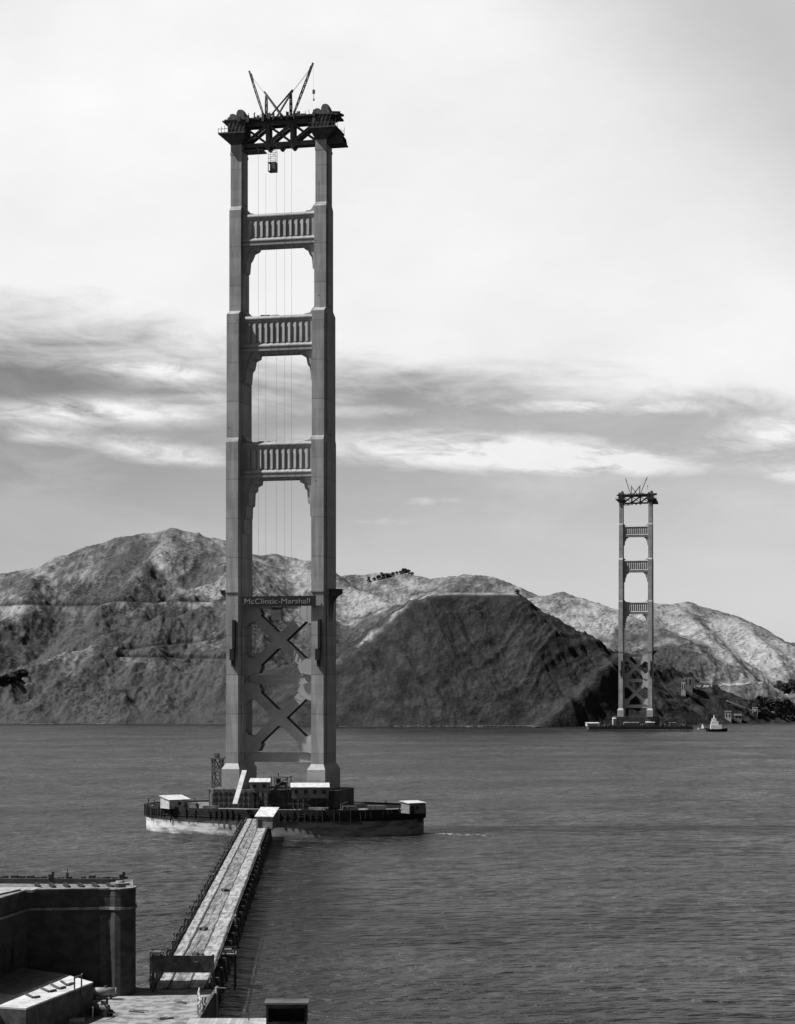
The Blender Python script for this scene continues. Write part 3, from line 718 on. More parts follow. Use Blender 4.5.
cp = thing('concrete_pier', 'dark concrete pier block carrying the legs of the near tower', 'pier', SB, TYAW)
b = MB()
b.prism([(-21, -8), (-19, -11), (-6, -11), (-6, -9.5), (8, -9.5), (8, -11), (19.5, -11), (21.5, -8), (21.5, 8), (19, 11), (-19, 11), (-21, 8)], 'z', -3, 13.35)
b.build('pier_block', M['pier'], cp)
b = MB()
b.box(-21.2, -19, -9, 9, 12.6, 12.9)
for k in range(26): x = -20 + 40 * k / 25; b.bar((x, -11.25, 7.6), (x, -11.25, 13.2 + (k % 2) * .5), .22)
for z in (9.2, 11, 12.8): b.bar((-20, -11.3, z), (20, -11.3, z), .2)
b.build('formwork', M['dark_timber'], cp)

def hut(label, loc, rz, L_, W, H, rise, m_wall, m_roof, name='hut', windows=0, door=False, over=.35, group=None, mono=True, base=None):
    """lean-to or gabled hut; local -y is its long front, origin at the middle of its floor"""
    h = thing(name, label, 'hut', loc, rz, group)
    b = MB()
    if mono: b.prism([(-W / 2, 0), (W / 2, 0), (W / 2, H + rise), (-W / 2, H)], 'x', -L_ / 2, L_ / 2)
    else: b.prism([(-W / 2, 0), (W / 2, 0), (W / 2, H), (0, H + rise), (-W / 2, H)], 'x', -L_ / 2, L_ / 2)
    w = b.build('wall', m_wall, h)
    b = MB()
    if mono:
        sl = rise / W
        b.prism([(-W / 2 - over, H - sl * over + .02), (W / 2 + over, H + rise + sl * over + .02), (W / 2 + over, H + rise + sl * over + .2), (-W / 2 - over, H - sl * over + .2)], 'x', -L_ / 2 - over, L_ / 2 + over)
    else:
        sl = rise / (W / 2)
        for s in (-1, 1):
            b.prism([(s * (W / 2 + over), H - sl * over + .02), (0, H + rise + .02), (0, H + rise + .2), (s * (W / 2 + over), H - sl * over + .2)], 'x', -L_ / 2 - over, L_ / 2 + over)
    b.build('roof', m_roof, h)
    for k in range(windows):
        x = -L_ / 2 + L_ * (k + .5) / windows
        b = MB(); b.box(x - .5, x + .5, -W / 2 - .06, -W / 2 - .01, H * .42, H * .76); wo = b.build('window', M['black'], h)
        b = MB(); ya_, yb_ = -W / 2 - .1, -W / 2 - .012; b.box(x - .62, x + .62, ya_, yb_, H * .36, H * .415); b.box(x - .62, x + .62, ya_, yb_, H * .765, H * .82); b.box(x - .62, x - .51, ya_, yb_, H * .415, H * .765); b.box(x + .51, x + .62, ya_, yb_, H * .415, H * .765); b.build('frame', m_wall, wo)
    if door:
        b = MB(); b.box(-L_ / 2 + .5, -L_ / 2 + 1.7, -W / 2 - .07, -W / 2 - .01, 0.02, min(2.3, H * .85)); b.build('door', M['black'], h)
    if base:
        b = MB()
        for x in np.linspace(-L_ / 2 + .3, L_ / 2 - .3, 4):
            for y in (-W / 2 + .3, W / 2 - .3): b.bar((x, y, -base), (x, y, 0), .3)
        b.bar((-L_ / 2, -W / 2, -.15), (L_ / 2, -W / 2, -.15), .3); b.bar((-L_ / 2, W / 2, -.15), (L_ / 2, W / 2, -.15), .3)
        b.bar((-L_ / 2, -W / 2, -base), (L_ / 2, -W / 2, -.3), .2)
        for x in (-L_ / 2 + .3, L_ / 2 - .3): b.bar((x, -W / 2, -.15), (x, W / 2, -.15), .28)
        b.build('stilt', M['dark_timber'], h)
    return h
p = G(172, 809.5, 7.6) + Vector((.2, 6.5, 0)); hut('white gabled-end shed with pale roof on the left end of the fender', p, R(36), 7.2, 5.6, 2.7, 1.0, M['wall_white'], M['roof_white'], windows=1)
p = G(413, 813, 7.6); hut('small pale-roofed shed on the right tip of the fender', p, R(33), 5.6, 4.6, 3.0, .4, M['wall_grey'], M['roof_white'], windows=1, door=True)
hut('long flat-roofed cabin with white roof raised on stilts at the pier front', tw(SB, 13.4, -14.6, 11.4), TYAW + R(16), 11.2, 6.2, 3.2, .9, M['wall_grey'], M['roof_white'], windows=4, base=4.0)
hut('small white-roofed cabin raised on stilts beside the dark winch', tw(SB, -3.0, -13.0, 13.0), TYAW + R(12), 5.8, 4.4, 2.9, .8, M['wall_grey'], M['roof_white'], windows=2, base=5.0)
p = G(267, 828, 5.5); hut('watch hut with sloping white roof at the far end of the trestle', p, R(-14), 4.8, 5.0, 3.4, 2.0, M['wall_grey'], M['roof_white'], door=True)
b = MB(); a0, a1 = P(244.5, 770.5, 607), P(235, 804, 598)
b.bar(a0, a1, 1.5, .3); ob = b.build('timber_chute', M['board_white']); tag(ob, 'steep white plank chute leaning against the pier by the left tower leg', 'chute')
# lattice hoist tower
ht = thing('hoist_tower', 'slender lattice hoist tower left of the near tower', 'tower', tw(SB, -22.3, 4.0, 6.2), TYAW)
b = MB(); wd = 1.4
for sx in (-1, 1):
    for sy in (-1, 1): b.bar((sx * wd, sy * wd, 0), (sx * wd, sy * wd, 16), .38)
for k in range(3):
    z0, z1 = 16 * k / 3, 16 * (k + 1) / 3
    for s in (-1, 1):
        b.bar((-wd, s * wd, z1), (wd, s * wd, z1), .3); b.bar((s * wd, -wd, z1), (s * wd, wd, z1), .3)
        b.bar((-wd, s * wd, z0), (wd, s * wd, z1), .26); b.bar((wd, s * wd, z0), (-wd, s * wd, z1), .26)
        b.bar((s * wd, -wd, z0), (s * wd, wd, z1), .22); b.bar((s * wd, wd, z0), (s * wd, -wd, z1), .22)
b.build('lattice_frame', M['dark_steel'], ht)
b = MB(); b.box(-2, 2, -2, 2, 16, 16.4); b.cbox((-.2, 0, 16.9), (1.5, 1.2, 1.0)); b.tube((-.2, -1, 17.3), (-.2, 1, 17.3), .7, n=12); b.build('head_sheave', M['dark_steel'], ht)
# winch / hoisting engine
wn = thing('hoisting_engine', 'dark steam winch with open roof between the two cabins', 'winch', tw(SB, 2.9, -10.2, 13.4), TYAW)
b = MB(); b.tube((-1.6, -1.2, 1.1), (1.6, -1.2, 1.1), .8, n=14); b.tube((-1.6, .8, 1.4), (1.6, .8, 1.4), 1.0, n=14); b.box(-2, 2, -2.2, 2.2, 0, .4); b.build('drum', M['dark_steel'], wn)
b = MB()
for x in (-2.6, 2.6):
    for y in (-2, 2): b.bar((x, y, 0), (x, y, 3.9), .25)
b.box(-2.9, 2.9, -2.3, 2.3, 3.9, 4.15); b.bar((-2.6, -2.0, .6), (2.6, -2.0, 3.6), .3); b.build('shelter', M['dark_timber'], wn)
b = MB(); b.tube((-1.2, 1.2, 0), (-1.2, 1.2, 3.4), .75, n=14); b.tube((-1.2, 1.2, 4.15), (-1.2, 1.2, 5.2), .2, n=8); b.build('boiler', M['dark_steel'], wn)
# clutter on the fender deck
def timber_stack(loc, rz, lx, ly, lz, label, m='timber'):
    b = MB(); n = max(2, int(lz / .35))
    for k in range(n):
        for j in range(3):
            b.cbox((random.uniform(-.3, .3), (j - 1) * ly / 3, .18 + .36 * k), (lx * random.uniform(.8, 1), ly / 3.3, .32), random.uniform(-.04, .04))
    o = b.build('timber_stack', M[m]); o.location = loc; o.rotation_euler = (0, 0, rz); tag(o, label, 'timber', 'timber stacked on the fender')
for x, y, lx, ly, lz, lab in ((-30, -14, 6, 2, 1.2, 'timber stack just right of the white shed on the fender'), (-24.5, -15.5, 5, 2, 1.8, 'timber stack on the fender below the lattice hoist tower'),
        (-38, -6, 4, 2, 1.0, 'low timber stack behind the white shed on the fender'), (26, -15, 5, 2, 1.4, 'timber stack on the fender right of the dark pier block'),
        (33.5, -11, 6, 2.4, 1.5, 'timber stack on the fender left of its right-hand shed'), (-17.5, -17.5, 5, 1.6, 1.3, 'timber stack at the foot of the white chute'), (17, -18, 6, 2, 1.2, 'timber stack below the long white-roofed cabin')):
    timber_stack(tw(SB, x, y, 7.6), TYAW + random.uniform(-.4, .4), lx, ly, lz, lab, 'dark_timber' if lab.startswith('low') else 'timber')
for x, y, lab in ((24, -17.5, 'small davit crane on the fender beside the dark pier block'), (-43.0, -3.0, 'small davit crane on the far left tip of the fender')):
    d = thing('davit', lab, 'davit', tw(SB, x, y, 7.6), TYAW)
    b = MB(); b.tube((0, 0, 0), (0, 0, 2.2), .25); b.bar((0, 0, 2.0), (2.0, 0, 3.0), .22); b.box(-.7, .7, -.7, .7, 0, .5); b.build('post', M['dark_steel'], d)
    b = MB(); b.bar((1.95, 0, 2.9), (1.95, 0, 1.2), .08); b.cbox((1.95, 0, 1.1), (.4, .3, .4)); b.build('hook', M['dark_steel'], d)
fl = []
for k in range(90):
    u = random.random() ** 1.5; q = tw(SB, 46.5 + 22 * u, -2 - 4 * u + random.gauss(0, .8 + 2.2 * u), 0); fl.append((q.x, q.y, random.uniform(.3, 1.1) * (1.2 - u), random.uniform(.2, .8)))
f = foam_patch(fl)
tag(f.build('foam', M['foam']), 'white wake streaming from the right tip of the fender', 'foam', kind='stuff')

# ------------------------------------------------------------------ trestle
TZ = 5.5
def tx(Y, u): return -32.7 - .038 * (Y - 265) + u            # u: 0 = west edge, 6.2 = east edge
Y0, Y1 = 267.9, 598.0
tr = thing('trestle', 'long plank-decked timber trestle running out to the near tower', 'trestle', (0, 0, 0))
def strip(u0, u1, z0, z1, ya=Y0, yb=Y1):
    b = MB(); n = 60
    ws = []
    for k in range(n + 1):
        Y = ya + (yb - ya) * k / n; w = .05 * math.sin(k * 1.9) + random.uniform(-.07, .07)
        ws.append((tx(Y, u0) + w, Y, tx(Y, u1) + w))
    for a, c in zip(ws[:-1], ws[1:]):
        b.add([(a[0], a[1], z0), (a[2], a[1], z0), (c[2], c[1], z0), (c[0], c[1], z0), (a[0], a[1], z1), (a[2], a[1], z1), (c[2], c[1], z1), (c[0], c[1], z1)],
              [(4, 5, 6, 7), (0, 1, 5, 4), (1, 2, 6, 5), (2, 3, 7, 6), (3, 0, 4, 7)])
    return b
strip(-.1, 6.77, TZ - .45, TZ - .12).build('deck', M['dark_timber'], tr)
for u0, u1, z, mm in ((.0, 1.55, TZ, 'plank'), (1.85, 3.0, TZ - .03, 'plank2'), (3.08, 4.35, TZ - .025, 'plank2'), (4.65, 6.75, TZ + .12, 'plank')):
    strip(u0, u1, TZ - .118, z).build('plank_walk', M[mm], tr)
for u in (1.62, 4.42): strip(u, u + .2, TZ - .118, TZ + .1).build('wheel_guard', M['dark_timber'], tr)
strip(-.35, -.1, TZ - .3, TZ + .3).build('curb', M['dark_timber'], tr); strip(6.78, 7.02, TZ - .3, TZ + .32).build('curb', M['dark_timber'], tr)
pile = None; capb = None
nb = 33
for k in range(nb):
    Y = Y0 + 3 + (Y1 - Y0 - 12) * k / (nb - 1)
    b = MB(); b.cbox((tx(Y, 3.1), Y, TZ - .75), (9.6 + random.random(), .5, .55)); b.build('cap_beam', M['dark_timber'], tr)
    for u in (-.5, 3.1, 6.9):
        b = MB(); dx = (u - 3.1) * .08; b.tube((tx(Y, u) + dx * 4, Y, -3), (tx(Y, u), Y, TZ - .5 + (.9 if u < 0 else 0)), .24, .2); b.build('pile', M['dark_timber'], tr)
for u, zs in ((-.75, (TZ + 1.0,)), (7.35, (TZ + .6,))):
    for z in zs:
        b = MB()
        for k in range(28):
            ya, yb = Y0 + (Y1 - 20 - Y0) * k / 28, Y0 + (Y1 - 20 - Y0) * (k + 1) / 28
            b.bar((tx(ya, u), ya, z), (tx(yb, u), yb, z), .12, random.uniform(.13, .24))
        b.build('rail', M['dark_timber'], tr)
    for k in range(34):
        Y = Y0 + 2 + (Y1 - 12 - Y0) * k / 33 + random.uniform(-1.5, 1.5)
        if random.random() < .2: continue
        b = MB(); b.bar((tx(Y, u), Y, TZ - .9), (tx(Y, u) + random.uniform(-.1, .1), Y, TZ + random.uniform(.5, 1.3)), random.uniform(.16, .3)); b.build('rail_post', M['dark_timber'], tr)
b = MB()
for k in range(nb - 1):
    ya = Y0 + 3 + (Y1 - Y0 - 12) * k / (nb - 1); yb = Y0 + 3 + (Y1 - Y0 - 12) * (k + 1) / (nb - 1)
    for u in (-.5, 6.6):
        b.bar((tx(ya, u), ya, .6), (tx(yb, u), yb, TZ - 1), .22); b.bar((tx(ya, u), ya, TZ - 1.1), (tx(yb, u), yb, TZ - 1.1), .3)
    b.bar((tx(ya, -.5), ya - .3, .8), (tx(ya, 6.6), ya - .3, TZ - 1), .22)
b.build('bracing', M['dark_timber'], tr)
# little side landings and bits lying on the trestle
for Y, u, lab in ((301, -2.3, 'small timber landing hung on the left side of the trestle'), (304, 8.3, 'small timber landing hung on the right side of the trestle')):
    o = thing('landing', lab, 'landing', (tx(Y, u), Y, TZ - .3), R(2))
    b = MB(); b.box(-1.2, 1.2, -1.9, 1.9, 0, .2); b.box(-.9, .4, -1.0, 1.2, .2, .7); b.build('platform', M['fdeck'], o)
    b = MB()
    for x in (-1, 1):
        for y in (-1.7, 1.7): b.bar((x, y, -7), (x, y, .9), .2)
    b.bar((-1, -1.7, .8), (1, -1.7, .8), .12); b.bar((-1, 1.7, .8), (1, 1.7, .8), .12); b.bar((-1, -1.7, -.2), (-1, 1.7, -.2), .2); b.bar((1, -1.7, -.2), (1, 1.7, -.2), .2); b.build('post', M['dark_timber'], o)
bits = [(331, 2.6, 'dark bundle lying on the middle of the trestle deck, nearest of three'), (392, 3.2, 'dark bundle on the trestle deck about half way out'), (300, 4.0, 'dark bundle on the trestle just beyond the dark overhead board')]
for Y, u, lab in bits:
    b = MB()
    for k in range(4): b.cbox((random.uniform(-.5, .5), random.uniform(-.9, .9), .2), (random.uniform(.3, .8), random.uniform(.6, 1.6), .4), random.random())
    o = b.build('bundle', M['dark_timber']); o.location = (tx(Y, u), Y, TZ); tag(o, lab, 'bundle')
for Y, lab in ((345, 'white board hung outside the right rail, nearest of two'), (480, 'white board hung outside the right rail, farther of two')):
    b = MB(); b.box(-.15, .15, -.5, .5, 0, 1.5); b.bar((0, 0, -.6), (0, 0, 0), .2); o = b.build('board', M['board_white']); o.location = (tx(Y, 7.5), Y, TZ - .7); tag(o, lab, 'board')
# overhead board at the shore end
ov = thing('overhead_board', 'wide dark board spanning over the shore end of the trestle', 'signboard', (tx(265, 4.0), 265, TZ), R(0))
b = MB(); b.box(-4.2, 4.2, -.15, .15, 2.55, 4.8); b.bar((-4.2, .25, 4.6), (4.2, .25, 4.6), .25); b.bar((-4.2, .25, 2.8), (4.2, .25, 2.8), .25); b.build('board', M['dark_timber'], ov)
for x in (-4.0, 4.0):
    b = MB(); b.bar((x, .3, -.12), (x, .3, 4.9), .32); b.bar((x, .3, 2.4), (x, 3.2, -.2), .2); b.build('post', M['dark_timber'], ov)
for x, s in ((-.9, .2), (1.9, .3)):
    b = MB(); b.tube((x, -.28, 3.75), (x, -.14, 3.8), s, n=12); b.build('lamp', M['dark_steel'], ov)

# ------------------------------------------------------------------ shore, fort, foreground
b = MB()
b.prism([(-24.6, 268), (-34.5, 269), (-37.5, 271), (-60, 279), (-140, 282), (-140, 120), (-24.6, 120)], 'z', -4, 5.36)
tag(b.build('ground', M['ground']), kind='structure')
b = MB(); b.box(-24.58, -24.2, 120, 268.3, -3, 5.75); b.box(-34, -24.2, 268.02, 268.4, -3, 4.7); tag(b.build('seawall', M['seawall']), 'dark seawall edging the shore road beside the trestle', 'wall')

FZ = 19.5
fort = thing('fort', 'dark brick fort with a rounded corner bastion and gun terrace at the left edge', 'fort', (0, 0, 0))
FDY = -2.6
arc = [(-36.9 + 1.95 * math.cos(a), 267.2 + 2.6 * math.sin(a)) for a in np.linspace(-2.2, .9, 9)]
outer = [(-62, 215), (-54.5, 232), (-50.6, 252), (-48.7, 263.8)] + [(-39.6, 265.2)] + arc + [(-36.6, 276), (-80, 279), (-90, 215)]
b = MB(); b.prism(outer, 'z', 2, FZ - 1.0)
b.build('wall', M['brick'], fort)
def inset(poly, d):
    cx = sum(p[0] for p in poly) / len(poly); cy = sum(p[1] for p in poly) / len(poly); out = []
    n = len(poly)
    for i in range(n):
        p0, p1, p2 = Vector(poly[i - 1]).to_2d(), Vector(poly[i]).to_2d(), Vector(poly[(i + 1) % n]).to_2d()
        e1, e2 = (p1 - p0).normalized(), (p2 - p1).normalized(); n1, n2 = Vector((-e1.y, e1.x)), Vector((-e2.y, e2.x))
        nn = (n1 + n2).normalized(); k = d / max(.4, nn.dot(n1)); out.append(tuple(p1 + nn * k))
    return out
area = sum(outer[i - 1][0] * outer[i][1] - outer[i][0] * outer[i - 1][1] for i in range(len(outer)))
sg_ = 1 if area > 0 else -1
def wall_ring(poly, d_out, d_in, z0, z1):
    o = inset(poly, -sg_ * d_out); i_ = inset(poly, sg_ * d_in); n = len(o); bb = MB()
    vs = [(p[0], p[1], z0) for p in o] + [(p[0], p[1], z1) for p in o] + [(p[0], p[1], z1) for p in i_] + [(p[0], p[1], z0) for p in i_]
    fs = []
    for k in range(n):
        j = (k + 1) % n; fs += [(k, j, n + j, n + k), (n + k, n + j, 2 * n + j, 2 * n + k), (2 * n + k, 2 * n + j, 3 * n + j, 3 * n + k), (3 * n + k, 3 * n + j, j, k)]
    bb.add(vs, fs); return bb
wall_ring(outer, .18, .3, FZ - 2.75, FZ - 2.4).build('string_course', M['coping'], fort)
wall_ring(outer, .02, .9, FZ - .98, FZ - .12).build('parapet', M['brick'], fort)
wall_ring(outer, .12, 1.0, FZ - .1, FZ + .08).build('coping', M['coping'], fort)
b = MB(); b.prism(inset(outer, sg_ * .92), 'z', FZ - .97, FZ - .25); b.build('gun_terrace', M['terrace'], fort)
b = MB(); b.prism([(-84, 276.5), (-37.5, 274.2), (-37.5, 273.4), (-84, 275.7)], 'z', FZ - .24, FZ + .45)
for k in range(40):
    x = -80 + 42 * k / 39; b.box(x, x + random.uniform(.5, 1.0), 274.6 - (x + 37.5) * .05 - .6, 274.6 - (x + 37.5) * .05 + .4, FZ + .4, FZ + .5 + random.random() * .35)
b.build('breast_wall', M['brick'], fort)
for k in range(6):
    x = -48.2 + 1.95 * k
    b = MB(); b.prism([(x + .35, 266.8), (x + .75, 266.8), (x - .55, 271.4), (x - 1.05, 271.4)], 'z', FZ - .24, FZ + .2); b.build('traverse', M['tar_shade'], fort)
b = MB(); b.tube((-37.4, 269.6, FZ - .2), (-37.4, 269.6, FZ + .35), 1.3, n=20); b.tube((-37.4, 269.6, FZ + .3), (-37.4, 269.6, FZ + .6), .7, .5, n=16); b.build('gun_mount', M['coping'], fort)
b = MB()                                            # quoins where the wall turns into the bastion
for k in range(22):
    z = 4.6 + .52 * k; w = .5 if k % 2 else .38
    b.box(-39.0 - w, -39.0 + w, 265.1, 265.6, z, z + .53)
b.build('quoin', M['quoin'], fort)
for x, y, z, w in ((-44.2, 265.05, 13.2, .22), (-41.3, 265.1, 13.0, .22), (-46.6, 265.05, 12.8, .22), (-44.2, 265.05, 8.6, .22), (-41.3, 265.1, 8.6, .22)):
    b = MB(); b.box(x - w, x + w, y - .12, y + .3, z, z + 1.3); e = b.build('embrasure', M['black'], fort)
    b = MB(); b.box(x - w - .25, x + w + .25, y - .16, y + .2, z + 1.32, z + 1.6); b.build('lintel', M['brick'], e)
for Y, z in ((258, 11.6), (246, 11.5)):
    x = -50.6 + (Y - 252) * (2 / 13.0) if Y > 252 else -50.6 - (252 - Y) * .195
    b = MB(); b.cbox((x + .02, Y, z), (.4, .7, 1.7), 0); b.build('embrasure', M['black'], fort)
for pts, z in (([(-62, 254), (-51.5, 254.5), (-49.3, 262), (-62, 262)], FZ + .3), ([(-66, 262.5), (-47.9, 262.6), (-47.2, 266), (-66, 266)], FZ + .1)):
    b = MB(); b.prism(pts, 'z', FZ - .24, z); b.build('roof_slab', M['corrugated'], fort)
b = MB(); b.tube((0, 0, 0), (0, 0, 1.3), .06); b.cbox((0, 0, .5), (.3, .3, .6)); o = b.build('mast', M['dark_timber']); o.location = (-45.2, 274.2, FZ + .45); tag(o, 'short thin mast standing on the far parapet of the fort', 'mast')
for x in (-37.8, -47.5):
    b = MB(); b.cbox((0, 0, .3), (.8, .6, .6), .4); b.cbox((.3, 0, .7), (.4, .3, .5), .2); o = b.build('chimney_pot', M['dark_steel']); o.location = (x + .0, 274.2, FZ + .45); tag(o, 'dark vent on the far parapet near the fort bastion' if x > -40 else 'dark vent on the far parapet at the left end of the fort', 'vent')

fort.location.y = FDY
for o in C.objects:
    if o.name.startswith(('mast', 'chimney_pot')) and o.parent is None: o.location.y += FDY
# low building in front of the fort
lb = thing('low_building', 'low building with dark felt roof edged by a broad white band', 'building', (0, 0, 0))
rp = {'a': G(93, 982, 9.2), 'b': G(66, 974.5, 9.2), 'c': G(17, 994.5, 9.2), 'd': G(26, 1008, 9.2)}
A, B_, C_, D_ = (Vector((v.x, v.y)) for v in (rp['a'], rp['b'], rp['c'], rp['d']))
E_ = Vector((D_.x - 9.5, D_.y + 2.2)); Fp = Vector((C_.x - 9.5, C_.y + 1.2)); Gp = Vector((B_.x - 9.5, B_.y + 4.2))
def poly3(pts, z): return [(p.x, p.y) for p in pts]
b = MB(); b.prism(poly3([A, B_, Gp, Fp, E_, D_], 0), 'z', 5.3, 8.95); b.build('wall', M['dark_timber'], lb)
b = MB(); b.prism(poly3([A, B_, C_, Fp, E_, D_], 0), 'z', 9.0, 9.2); b.build('white_roof_band', M['roof_white'], lb)
b = MB(); b.add([(*B_, 9.0), (*C_, 9.0), (*Fp, 9.0), (*Gp, 9.0), (*B_, 9.25), (*C_, 9.25), (*Fp, 9.45), (*Gp, 9.9)], [(3, 2, 1, 0), (4, 5, 6, 7), (0, 1, 5, 4), (1, 2, 6, 5), (2, 3, 7, 6), (3, 0, 4, 7)]); b.build('felt_roof', M['felt'], lb)
for pa, pb, pc in (((25.5, 994.8), (33, 998.5), (39.6, 997.5)), ((41, 988.8), (49, 992.6), (55.6, 991)), ((51, 985), (59, 989.6), (65, 988)), ((61, 982), (67, 986), (72.6, 984))):
    b = MB(); a_, c_, d_ = (G(*q, 9.2) for q in (pa, pb, pc)); up = Vector((0, 0, .12))
    b.bar(a_ + up, c_ + up, .28, .2); b.bar(c_ + up, d_ + up, .34, .26)
    b.build('skylight_shadow', M['slate'], lb)  # roof hatches and their cast shadows modelled together as low dark bars
b = MB()
for px_ in (74.5, 81.5):
    q = G(px_, 989 - (px_ - 74.5) * .3, 9.2); b.bar((q.x, q.y, 8), (q.x, q.y, 10.7), .17)
q1, q2 = G(74.5, 989, 9.2), G(81.5, 987, 9.2); b.bar((q1.x, q1.y, 10.6), (q2.x, q2.y, 10.6), .2); b.bar((q2.x, q2.y, 10.6), (q2.x - .2, q2.y + 1.6, 10.6), .15)
o = b.build('pipe_frame', M['dark_steel']); tag(o, 'dark goalpost-like pipe frame standing at the white roof edge', 'frame')
# tank, car and odds on the shore
tk = thing('tank', 'pale horizontal tank lying on cradles at the foot of the fort', 'tank', (-38.6, 259.5, 5.36), R(3))
b = MB(); b.tube((-1.7, 0, 1.0), (1.7, 0, 1.0), .55, n=18); b.tube((-1.9, 0, 1.0), (-1.7, 0, 1.0), .35, .55, n=18); b.tube((1.7, 0, 1.0), (1.9, 0, 1.0), .55, .35, n=18); b.build('shell', M['tank'], tk, True)
for x in (-1.1, 1.1): b = MB(); b.box(x - .15, x + .15, -.5, .5, 0, .62); b.build('cradle', M['dark_timber'], tk)
b = MB(); b.tube((.4, 0, 1.5), (.4, 0, 1.75), .2, n=10); b.build('cap', M['dark_steel'], tk)

q = G(102, 1016, 5.36)
en = thing('portable_engine', 'dark wheeled engine parked below the fort beside the low building', 'engine', q, R(-22))
b = MB(); b.tube((-1.1, 0, 1.0), (.9, 0, 1.0), .5, n=16); b.box(-1.5, -.9, -.5, .5, .45, 1.6); b.box(-1.4, 1.2, -.4, .4, .4, .6); b.cbox((.3, 0, 1.65), (.7, .5, .45), .2); b.build('boiler', M['dark_steel'], en)
b = MB(); b.tube((.7, 0, 1.4), (.72, 0, 2.3), .13, .17, n=10); b.build('chimney', M['black'], en)
for x, rr in ((-1.0, .5), (.9, .4)):
    for y in (-.62, .62):
        b = MB(); b.tube((x, y - .07, rr), (x, y + .07, rr), rr, n=18); b.bar((x, y, rr), (x, 0, rr + .05), .1); w = b.build('wheel', M['tyre'], en)
b = MB(); b.bar((1.1, 0, .5), (2.3, 0, .3), .09); b.build('draw_bar', M['dark_steel'], en)
b = MB(); b.bar((0, 0, 0), (.05, 0, 1.5), .14); o = b.build('white_post', M['board_white']); o.location = G(92.5, 1019, 5.36); tag(o, 'short white post beside the dark wheeled engine', 'post')
b = MB(); b.box(-1.2, 1.2, -.6, .6, 0, .45); b.bar((-1.2, -.62, .2), (1.2, -.62, .2), .08); o = b.build('pallet', M['wall_white']); o.location = G(74, 1022, 5.36); tag(o, 'pale low pallet at the bottom edge beside the low building', 'pallet')
rnd = random.Random(21)
for px_, py_, lab in ((136, 1012, 'loose planks lying in the middle of the yard'), (166, 1019, 'loose planks near the bottom edge of the yard'), (182, 1003, 'loose planks by the guard rail at the trestle foot')):
    b = MB(); b.box(-1.0, 1.0, -.25, .25, 0, .05)
    for k in range(5): b.cbox((rnd.uniform(-.4, .4), rnd.uniform(-.3, .3), .1 + .03 * k), (rnd.uniform(1.2, 2.6), .18, .05), rnd.uniform(-.4, .4))
    o = b.build('loose_planks', M['timber']); o.location = G(px_, py_, 5.37); o.rotation_euler = (0, 0, rnd.uniform(0, 3)); tag(o, lab, 'planks', 'loose planks in the yard')
# pale rail along the road edge
rl = thing('guard_rail', 'pale curved guard rail along the road edge at the trestle foot', 'rail', (0, 0, 0))
pts = [(-24.9, 247.5), (-25.0, 251), (-25.4, 254.5), (-25.9, 257.5), (-26.1, 261.0)]
b = MB()
for a0, a1 in zip(pts[:-1], pts[1:]): b.bar((*a0, 6.5), (*a1, 6.5), .14); b.bar((*a0, 6.0), (*a1, 6.0), .1)
b.build('rail', M['board_white'], rl)
for p_ in pts: b = MB(); b.bar((*p_, 5.3), (*p_, 6.65), .2); b.build('post', M['board_white'], rl)
for x, y, lab, h_ in ((-24.0, 263.0, 'pale mooring post right of the overhead board', 3.0), (-31.9, 255.0, 'dark barrel on the shore road', .0)):
    b = MB()
    if h_: b.tube((0, 0, -4), (0, 0, h_ - 1.2), .17); b.bar((-.2, 0, h_ - 1.3), (1.2, .3, h_ - 1.4), .15)
    else: b.tube((0, 0, 0), (0, 0, .8), .3, n=14); b.tube((0, 0, .35), (0, 0, .45), .33, n=14)
    if h_:
        o = b.build('mooring_post', M['board_white']); o.location = (x, y, 4.6); tag(o, lab, 'post')
# shed with corrugated roof right at the bottom edge
cs = thing('corrugated_shed', 'shed whose pale corrugated roof shows along the bottom edge', 'shed', (0, 0, 0))
zr = 13.0
b = MB(); b.box(-20.6, -9.4, 170, 199.6, 2, zr - .25); b.build('wall', M['wall_grey'], cs)
b = MB(); b.add([(-20.9, 168, zr), (-9.1, 168, zr), (-9.1, 200, zr), (-20.9, 200, zr), (-20.9, 168, zr - .2), (-9.1, 168, zr - .2), (-9.1, 200, zr - .2), (-20.9, 200, zr - .2)], [(0, 1, 2, 3), (7, 6, 5, 4), (0, 4, 5, 1), (1, 5, 6, 2), (2, 6, 7, 3), (3, 7, 4, 0)]); b.build('corrugated_roof', M['corrugated'], cs)
b = MB(); b.box(-13.0, -12.8, 196.2, 198.8, zr + .02, zr + 1.95); b.box(-9.2, -9.0, 196.2, 198.8, zr + .02, zr + 1.95); b.box(-12.8, -9.2, 198.6, 198.8, zr + .02, zr + 1.95)
b.box(-12.8, -9.2, 196.2, 196.35, zr + 1.6, zr + 1.95); b.box(-12.8, -9.2, 196.2, 196.35, zr + .02, zr + .25); b.box(-12.79, -9.21, 196.36, 198.59, zr + 1.7, zr + 1.9); b.build('roof_house', M['tar_shade'], cs)
b = MB(); b.prism([(195.8, zr + 2.02), (199.1, zr + 1.97), (199.1, zr + 2.12), (195.8, zr + 2.2)], 'x', -13.2, -8.8); b.build('roof_house_lid', M['slate'], cs)
b = MB(); b.bar((0, 0, 0), (0, 0, 1.6), .09); b.bar((0, 0, 1.1), (.4, 0, 1.3), .06); o = b.build('thin_pole', M['dark_steel']); o.location = (-14.9, 198.6, zr + .02); tag(o, 'thin dark pole on the corrugated roof at the bottom edge', 'pole')

